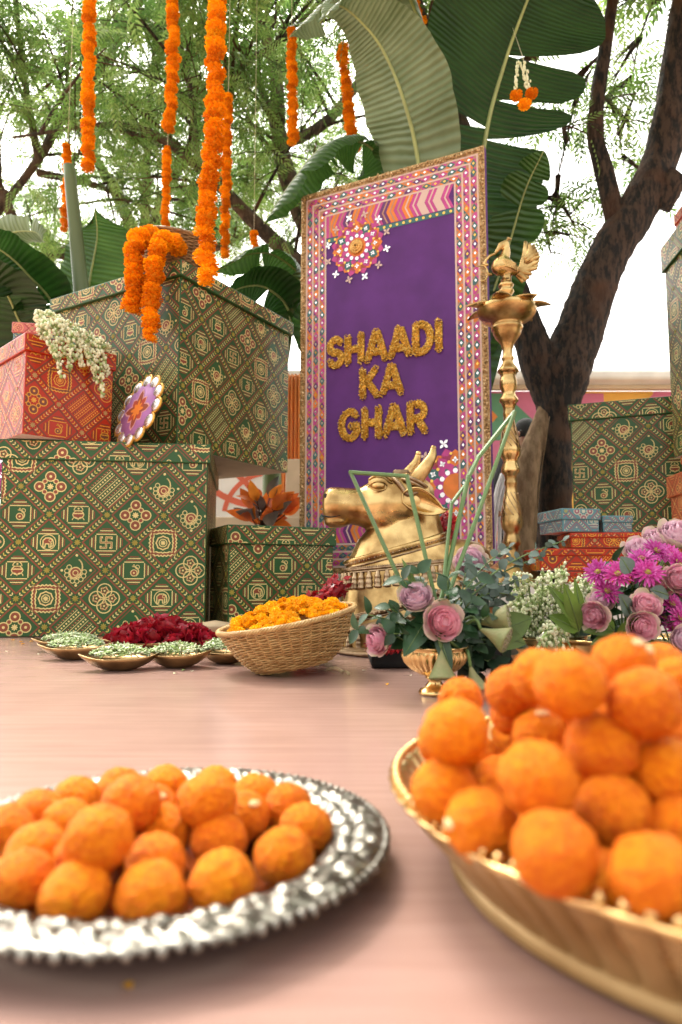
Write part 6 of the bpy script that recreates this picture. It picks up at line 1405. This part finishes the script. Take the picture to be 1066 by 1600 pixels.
# ================================================================== laddus
def laddu_mesh(seed):
    bm = bmesh.new(); bmesh.ops.create_icosphere(bm, subdivisions=5, radius=1.0)
    o = Vector((seed * 7.3, seed * 3.1, 0))
    for v in bm.verts:
        p = v.co.normalized(); f = 1 + .045 * mnoise.noise(p * 1.6 + o) + .03 * mnoise.noise(p * 4 + o) + .02 * mnoise.noise(p * 9 + o) + .085 * (.42 - min(.9, mnoise.voronoi(p * 8.5 + o)[0][0])); v.co = p * f
        v.co.z *= .95
    me = bpy.data.meshes.new('laddu'); bm.to_mesh(me); bm.free(); me.materials.append(M['laddu']); smooth_mesh(me); return me
LM = [laddu_mesh(s) for s in range(1, 6)]
SEED = MB().ball((0, 0, 0), (1, .6, .3), 8, 6).mesh('melon_seed', M['seed'])
_lr = random.Random(4)
def laddu(label, p, r, group, seeds=()):
    o = bpy.data.objects.new('laddu', LM[_lr.randrange(5)]); COL.objects.link(o); o.location = p; rr = r * _lr.uniform(.97, 1.04); o.scale = (rr, rr, rr); o.rotation_euler = (_lr.uniform(-.3, .3), _lr.uniform(-.3, .3), _lr.uniform(0, 6.28)); tag(o, label, 'laddu', group)
    for d in seeds:
        d = Vector(d).normalized(); s = bpy.data.objects.new('melon_seed', SEED); COL.objects.link(s); s.parent = o; s.matrix_parent_inverse = worldm(o).inverted()
        s.matrix_basis = Matrix.Translation(Vector(p) + d * rr * .98) @ d.to_track_quat('Z', 'Y').to_matrix().to_4x4() @ Matrix.Diagonal((r * .26, r * .26, r * .26, 1))
    return o
def relax(P, r, zmin, it=60, pin_z=True):
    P = [Vector(p) for p in P]
    for _ in range(it):
        for i in range(len(P)):
            for j in range(i):
                d = P[i] - P[j]; l = d.length
                if l < 2 * r * .97 and l > 1e-5:
                    s = d / l * (2 * r * .97 - l) * .5
                    P[i] += s; P[j] -= s
        for p in P: p.z = max(p.z, zmin)
    return P
# ---- silver plate
PC = Vector((-.152, .60, 0)); PR = .19
def plate():
    t = thing('silver_plate', 'round silver plate with an ornate embossed rim, at lower left', 'plate', (PC.x, PC.y, .0005)); rnd = random.Random(6)
    MB().lathe([(0, .006), (.1, .006), (.128, .009), (.139, .019), (.146, .021), (.148, .0185), (.131, .004), (.1, .001), (0, .001)], 90, PC).build('well', M['silver_well'], t, True)
    n = 420; rg = 22; vs = []; fs = []
    for i in range(rg + 1):
        f = i / rg
        for j in range(n):
            a = 2 * PI * j / n; edge = PR * (1 + .012 * math.sin(16 * a) + .006 * math.sin(48 * a)); r = lerp(.143, edge, f); p = Vector((math.cos(a) * r * 60, math.sin(a) * r * 60, 0))
            em = math.sin(PI * min(1, f * 1.05)) ** .6; lobe = math.sin(16 * a + 3.0 * f) * math.sin(f * PI * 2.2); z = .020 + .006 * f + em * (.0045 * abs(lobe) + .003 * abs(math.sin(40 * a - 9 * f)) * abs(math.cos(f * 11)) + .003 * abs(mnoise.noise(p * 1.4)) + .0025 * abs(mnoise.noise(p * 3.2)))
            vs.append((PC.x + math.cos(a) * r, PC.y + math.sin(a) * r, z))
    fs = [(i * n + j, i * n + (j + 1) % n, (i + 1) * n + (j + 1) % n, (i + 1) * n + j) for i in range(rg) for j in range(n)]
    o = MB().add(vs, fs, 0, True).build('embossed_rim', M['silver'], t, True); m = o.modifiers.new('thick', 'SOLIDIFY'); m.thickness = .003; m.offset = -1
    b = MB()
    for i in range(120): a = 2 * PI * i / 120; b.ball((PC.x + math.cos(a) * PR, PC.y + math.sin(a) * PR, .027 - .001 * (i % 2)), .0042 if i % 2 else .0034, 7, 5)
    b.build('beaded_edge', M['silver'], t, True)
plate()
LR = .0232
PL = [('left edge laddu in the front row on the silver plate', 8, 1388, 0), ('second laddu in the front row on the silver plate', 105, 1410, 0), ('third laddu in the front row on the silver plate, nearest the camera', 235, 1408, 0), ('fourth laddu in the front row on the silver plate', 350, 1383, 0), ('right end laddu in the front row on the silver plate', 447, 1340, 0),
      ('laddu behind the front row, just right of the raised one, silver plate', 243, 1350, 0), ('laddu in the middle row between the raised one and the right end', 343, 1312, 0), ('laddu left of the raised one in the middle row, silver plate', 60, 1335, 0), ('laddu under the raised one, silver plate', 130, 1345, 0),
      ('right end laddu in the second row, silver plate', 478, 1297, 0), ('laddu in the third row left of centre, silver plate', 70, 1288, 0), ('laddu in the third row behind the raised one, silver plate', 180, 1290, 0), ('laddu at the centre of the plate, silver plate', 258, 1300, 0), ('laddu in the third row right of centre, silver plate', 385, 1275, 0),
      ('laddu at far left of the back rows, silver plate', 10, 1290, 0), ('back row laddu at left, silver plate', 75, 1258, 0), ('back row laddu second from left, silver plate', 150, 1245, 0), ('back row laddu in the middle, silver plate', 250, 1262, 0), ('back row laddu second from right, silver plate', 400, 1247, 0), ('back row laddu at right end, silver plate', 445, 1262, 0),
      ('small looking laddu at the very back, silver plate', 230, 1232, 0), ('laddu touching the plate rim at the back left', 120, 1248, 0), ('laddu at the back beside the raised back one', 300, 1255, 0)]
P0 = [atz(px, py, .0285) for _, px, py, _ in PL]
for p in P0:
    d = Vector((p.x - PC.x, p.y - PC.y, 0))
    if d.length > .122: p -= d * (1 - .122 / d.length)
for _ in range(120):
    for i in range(len(P0)):
        for j in range(i):
            d = P0[i] - P0[j]; d.z = 0; l = d.length
            if l < 2 * LR * .95: s = (d / l if l > 1e-5 else Vector((1, 0, 0))) * (2 * LR * .95 - l) * .5; P0[i] += s; P0[j] -= s
    for p in P0:
        d = Vector((p.x - PC.x, p.y - PC.y, 0))
        if d.length > .128: p -= d * (1 - .128 / d.length)
LG = 'laddus on the silver plate'
for (lb, *_), p in zip(PL, P0): laddu(lb, p, LR, LG, [(.5, -.6, .7)] if 'third row right' in lb or 'back row laddu in the middle' in lb else ())
nf = 0
for i in range(-6, 7):
    for j in range(-6, 7):
        p = PC + Vector(((i + .5 * (j % 2)) * .047, j * .0405, .028)); d = (p - PC); d.z = 0
        if d.length < .126 and all((p - q).length > 1.72 * LR for q in P0):
            P0.append(p); laddu('small laddu filling a gap between the others on the silver plate', p, LR * .95, LG)
def on_top(px, py, Ps, z=.066):
    p = atz(px, py, z)
    return p
for lb, px, py, z in (('large raised laddu resting on the others at the left of the silver plate', 155, 1310, .058), ('raised laddu on top at the back of the silver plate', 325, 1250, .056), ('raised laddu at the back left of centre, silver plate', 205, 1256, .055)):
    laddu(lb, on_top(px, py, P0, z), LR * 1.04, LG)
# ---- fluted bowl
BC = Vector((.34, .575, 0)); BR = .30
def big_bowl():
    t = thing('fluted_bowl', 'wide golden fluted bowl with a beaded rim, heaped with laddus at lower right', 'bowl', (BC.x, BC.y, .0005)); NF = 72
    wood = mat('gilt_flutes', (0.50, 0.33, 0.14), .48, .35, vscale=14, col2=(0.34, 0.20, 0.07), rvar=.1, bump=.15, bscale=40)
    n = NF * 8; pf = [(.246, .014), (.252, .02), (.262, .032), (.274, .045), (.286, .058), (.294, .068), (.297, .071)]; vs = []
    for i, (r, z) in enumerate(pf):
        for j in range(n):
            a = 2 * PI * j / n; fl = abs(math.sin(NF / 2 * a)) ** .4; dep = .013 * math.sin(PI * i / (len(pf) - 1)) ** .5; rr = r - dep * (1 - fl); vs.append((BC.x + rr * math.cos(a), BC.y + rr * math.sin(a), z))
    fs = [(i * n + j, i * n + (j + 1) % n, (i + 1) * n + (j + 1) % n, (i + 1) * n + j) for i in range(len(pf) - 1) for j in range(n)]
    MB().add(vs, fs, 0, True).build('fluted_wall', wood, t, True)
    MB().lathe([(0, .001), (.243, .001), (.250, .005), (.249, .012), (.244, .016)], 120, BC).build('base_ring', wood, t, True)
    sc = lambda a, i, z: 1 + .006 * abs(math.sin(NF / 2 * a)); MB().lathe([(.295, .070), (.298, .072), (.299, .0745), (.2975, .076), (.294, .075), (.286, .07), (.268, .045), (.24, .022), (0, .018)], n, BC, radf=sc).build('rim_and_well', M['gold'], t, True)
    for i in range(NF * 2): a = 2 * PI * i / (NF * 2); MB().ball((BC.x + math.cos(a) * .294, BC.y + math.sin(a) * .294, .0775), .0036, 8, 6).build('rim_bead', M['gold'], t, True)
big_bowl()
BL = [(720, 1092, 40, 'at the far left back'), (712, 1142, 58, 'at the left, below the far left one'), (692, 1172, 46, 'poking out over the left rim'), (800, 1082, 46, 'at the back, left of the top'), (805, 1112, 44, 'half hidden in the back left'), (890, 1068, 62, 'broad one just left of the top'), (845, 1058, 50, 'behind the broad one near the top'), (974, 1038, 56, 'topmost of the heap with a seed'),
      (1002, 1103, 62, 'right of centre near the top'), (1062, 1070, 50, 'at the upper right edge'), (845, 1150, 48, 'with a pale seed on top, centre'), (945, 1163, 61, 'large one in the middle'), (688, 1218, 47, 'lowest at the left rim'), (697, 1238, 58, 'left front over the rim'), (840, 1218, 66, 'front of centre'), (1046, 1213, 62, 'at the right edge, middle height'),
      (776, 1218, 46, 'sunk behind the front ones'), (750, 1285, 62, 'front left with a seed on its side'), (960, 1268, 64, 'right of the front centre'), (867, 1333, 72, 'at the very front centre'), (1022, 1372, 76, 'nearest the camera at lower right'), (940, 1400, 62, 'sunk in front between the two nearest'), (1075, 1300, 66, 'cut by the right edge, lower'), (745, 1190, 44, 'small dark one in the left hollow'), (905, 1225, 48, 'sunk in the middle hollow')]
BP = [at(px, py, .0245 * FPX / (r * .94)) for px, py, r, _ in BL]
BP = relax(BP, .0205, .045, 10)
def proj(p):
    q = Vector(p) - Vector((0, 0, CAM_Z)); f = q.y * math.cos(PITCH) + q.z * math.sin(PITCH); u = -q.y * math.sin(PITCH) + q.z * math.cos(PITCH)
    return q.x / f * FPX, u / f * FPX, f
def hides(p):
    a = proj(p)
    return any(a[2] < b[2] and math.hypot(a[0] - b[0], a[1] - b[1]) < .0245 * FPX * (1 / a[2] + .35 / b[2]) for b in map(proj, BP))
LG2 = 'laddus heaped in the golden fluted bowl'
for (px, py, r, lb), p in zip(BL, BP):
    sd = [(.3, -.6, .8), (.6, -.5, .5)] if 'topmost' in lb else [(-.05, -.45, .9)] if 'pale seed' in lb else [(-.95, -.3, .1)] if 'on its side' in lb else ()
    laddu('laddu ' + lb + ', golden bowl', p, .0228, LG2, sd)
ext = []; rx = random.Random(9)
for lay, (z, rad) in enumerate(((.046, .245), (.086, .225), (.125, .17), (.16, .10))):
    st = .047; n = int(rad / st) + 1
    for i in range(-n, n + 1):
        for j in range(-n, n + 1):
            x = (i + .5 * (j % 2) + .33 * lay) * st; y = j * st * .866 + .02 * lay
            p = BC + Vector((x, y, z))
            if math.hypot(x, y) > rad: continue
            if hides(p) or not any((p - q).length < .1 for q in BP): continue
            if all((p - q).length > .042 for q in BP + ext): ext.append(p)
for i, p in enumerate(ext): laddu('laddu packed underneath or behind the visible ones in the golden bowl', p, .0226, LG2)
# ================================================================== croton with orange leaves behind the small green box
def croton():
    Y = 4.3; b = at(410, 860, Y); t = thing('croton_plant', 'small plant with large orange and grey-green leaves behind the small green box', 'plant', (b.x, b.y, -.12)); rnd = random.Random(3)
    om = mat('croton_orange', (0.80, 0.20, 0.03), .4, 0, var=.3, vscale=8, trans=.4, objvar=.2); gm = mat('croton_grey', (0.18, 0.16, 0.15), .35, 0, var=.3, vscale=8, trans=.1)
    MB().tube(spline([(b.x, b.y, -.12), (b.x, b.y, .3), tuple(at(410, 800, Y))], 8), .014, 8).build('stem', M['bark'], t, True)
    for i in range(36):
        bx, by = rnd.uniform(368, 472), rnd.uniform(752, 815); ax, ay = lerp(412, bx, .45) + rnd.uniform(-8, 8), lerp(812, by, .5) + rnd.uniform(-6, 10); dy = rnd.uniform(-.12, .1)
        p, q = at(ax, ay, Y + dy), at(bx, by, Y + dy - .06); q = p + (q - p).normalized() * rnd.uniform(.11, .17); mb = MB(); leaf_blade(mb, p, q - p, (rnd.gauss(0, .4), -.9, rnd.gauss(.3, .3)), (q - p).length, rnd.uniform(.032, .046), 0, rnd.uniform(.1, .4), rnd.uniform(.1, .5)); mb.build('leaf', gm if i % 4 == 3 else om, t, True)
        MB().tube([at(410, 830, Y), p], .003, 5).build('stalk', M['bark'], t, True)
croton()
# ================================================================== far left: garland and purple cloth beside the big box
def left_edge():
    t = thing('flower_bunch', 'dark bunch of red and purple flowers at the left edge by the green box', 'flowers', tuple(at(-8, 830, 3.15))); rnd = random.Random(2)
    for i in range(26):
        px, py = rnd.uniform(-40, 9), rnd.uniform(705, 860); p = at(px, py, 3.2 + rnd.uniform(-.05, .1)); mb = MB(); d = Vector((rnd.gauss(0, 1), -abs(rnd.gauss(0, 1)), rnd.gauss(0, 1))).normalized(); leaf_blade(mb, p, d, (0, -1, .2), .07, .022); mb.build('leaf', M['leaf_dark'], t, True)
    for py, me in ((712, 0), (735, 0), (760, 1), (800, 1), (815, 1)):
        o = obj('bloom', ROSES[0][0] if False else MUM[me], t, True); p = at(-2, py, 3.1); o.matrix_basis = Matrix.Translation(p) @ Matrix.Rotation(R(70), 4, 'X') @ Matrix.Diagonal((.04, .04, .04, 1))
    MB().tube([at(-10, 715, 3.25), at(-14, 860, 3.25), Vector((at(-14, 860, 3.25).x, 3.25, 0))], .02, 8).build('stalk', M['stem'], t, True)
left_edge()
# ================================================================== petals on the floor
fp = random.Random(14)
for i, (px, py, c) in enumerate(((30, 1003, 'y'), (38, 1006, 'y'), (52, 1002, 'y'), (18, 1000, 'y'), (605, 1070, 'y'), (10, 1018, 'w'), (62, 1022, 'w'), (275, 1052, 'w'), (300, 1049, 'w'), (290, 1047, 'g'), (205, 1545, 'y'), (640, 1055, 'p'), (566, 1048, 'p'), (395, 1043, 'g'))):
    p = atz(px, py, .002); mb = MB(); a = fp.uniform(0, 6.28); leaf_blade(mb, p, (math.cos(a), math.sin(a), .12), (0, 0, 1), .015 if c != 'w' and py < 1400 else .008, .005 if py < 1400 else .003, 0, .5, .15)
    o = mb.build('fallen_petal', M[{'y': 'marigold_yellow', 'w': 'bud_white', 'g': 'bud_green', 'p': 'rose_guard'}[c]])
    tag(o, ['orange petal at far left by the big green box', 'orange petal just right of the far left one', 'orange petal third in the row by the green box', 'orange petal furthest left at the box foot', 'orange petal alone in front of the urn', 'pale scrap at the far left floor edge', 'pale scrap left of the dishes', 'white bud fallen before the dishes', 'second white bud fallen before the dishes', 'green bud fallen before the dishes', 'blurred orange crumb near the camera below the silver plate', 'dull pink petal left of the urn foot', 'dull petal by the basket fringe', 'green scrap between dish and basket'][i], 'petal', 'petals fallen on the stage floor')
# ================================================================== person behind the tree
def person():
    Y = 5.6; hd = at(822, 680, Y); x = hd.x; zt = at(822, 660, Y).z; g = -.12; H = zt - g
    t = thing('person', 'person in black clothes with a white scarf standing behind the tree, mostly hidden', 'person', (x, Y, g)); k = H / 1.7
    V = lambda a, b, c: (x + a * k, Y + b * k, g + c * k)
    J = [(V(0, 0, .95), .15), (V(0, 0, 1.12), .14), (V(0, .0, 1.32), .165), (V(0, 0, 1.42), .10), (V(-.01, -.01, 1.5), .055), (V(-.02, -.02, 1.6), .085),
         (V(-.19, 0, 1.38), .065), (V(-.25, -.03, 1.1), .05), (V(-.28, -.16, .92), .036), (V(-.29, -.24, .88), .03), (V(.19, 0, 1.38), .065), (V(.26, 0, 1.1), .05), (V(.24, -.12, .9), .036), (V(.23, -.18, .85), .03),
         (V(-.09, 0, .9), .105), (V(-.1, -.02, .5), .075), (V(-.1, .02, .09), .05), (V(-.1, -.13, .035), .036), (V(.09, 0, .9), .105), (V(.1, -.02, .5), .075), (V(.1, .02, .09), .05), (V(.1, -.13, .035), .036)]
    E = [(0, 1), (1, 2), (2, 3), (3, 4), (4, 5), (2, 6), (6, 7), (7, 8), (8, 9), (2, 10), (10, 11), (11, 12), (12, 13), (0, 14), (14, 15), (15, 16), (16, 17), (0, 18), (18, 19), (19, 20), (20, 21)]
    me = bpy.data.meshes.new('body'); me.from_pydata([j[0] for j in J], E, []); me.materials.append(mat('skin', (0.36, 0.18, 0.11), .5, 0, var=.05, sss=.1))
    o = obj('body', me, t, True); sk = o.modifiers.new('skin', 'SKIN'); sk.use_smooth_shade = True
    for v, j in zip(me.skin_vertices[0].data, J): v.radius = (j[1] * k, j[1] * k)
    me.skin_vertices[0].data[0].use_root = True; o.modifiers.new('sub', 'SUBSURF').render_levels = 2
    blk = mat('black_cloth', (0.008, 0.008, 0.012), .8, 0, var=.2, vscale=20); hair = mat('hair', (0.01, 0.009, 0.011), .75, 0, bump=.5, bscale=200)
    rg = [(.62, .27, .2), (.75, .24, .18), (.95, .21, .16), (1.1, .19, .15), (1.3, .215, .16), (1.40, .2, .12), (1.45, .09, .08)]
    MB().loft([ell(V(0, 0, z)[0], Y, V(0, 0, z)[2], 'z', a * k, b * k, 24) for z, a, b in rg]).build('tunic', blk, t, True)
    for s in (-1, 1):
        MB().tube([V(s * .16, 0, 1.39), V(s * .25, -.02, 1.12), V(s * .275, -.12, .96)], [.085 * k, .075 * k, .06 * k], 12).build('sleeve', blk, t, True); MB().tube([V(s * .09, 0, .8), V(s * .1, -.02, .5), V(s * .1, .02, .1)], [.13 * k, .1 * k, .075 * k], 12).build('trouser_leg', blk, t, True)
    MB().ball(V(-.0, .015, 1.625), (.10 * k, .115 * k, .115 * k), 16, 12).ball(V(.01, .07, 1.53), (.085 * k, .06 * k, .11 * k), 12, 8).build('hair', hair, t, True)
    MB().ball(V(-.085, -.085, 1.585), (.012 * k, .02 * k, .022 * k), 8, 6).build('nose', me.materials[0], t, True)
    for dx in (-.055, .01): MB().ball(V(dx - .01, -.092, 1.605), .011 * k, 8, 6).build('eye', mat('eye_dark', (.02, .012, .01), .2), t, True)
    MB().tube([V(-.06, -.095, 1.55), V(-.03, -.1, 1.547), V(0, -.095, 1.55)], .006 * k, 6).build('mouth', mat('lips', (.3, .09, .07), .5), t, True)
    wc = mat('white_scarf', (0.72, 0.70, 0.72), .8, 0, var=.08, trans=.2)
    for i in range(5): MB().tube(spline([V(-.08 - .015 * i, -.15, 1.42), V(-.15 - .03 * i, -.2, 1.2), V(-.22 - .03 * i, -.22, .95), V(-.2 - .05 * i, -.2, .6 - .03 * i)], 14), [.022 * k] * 15, 6, flat=.5).build('scarf_fold', wc, t, True)
person()
bpy.context.view_layer.update()
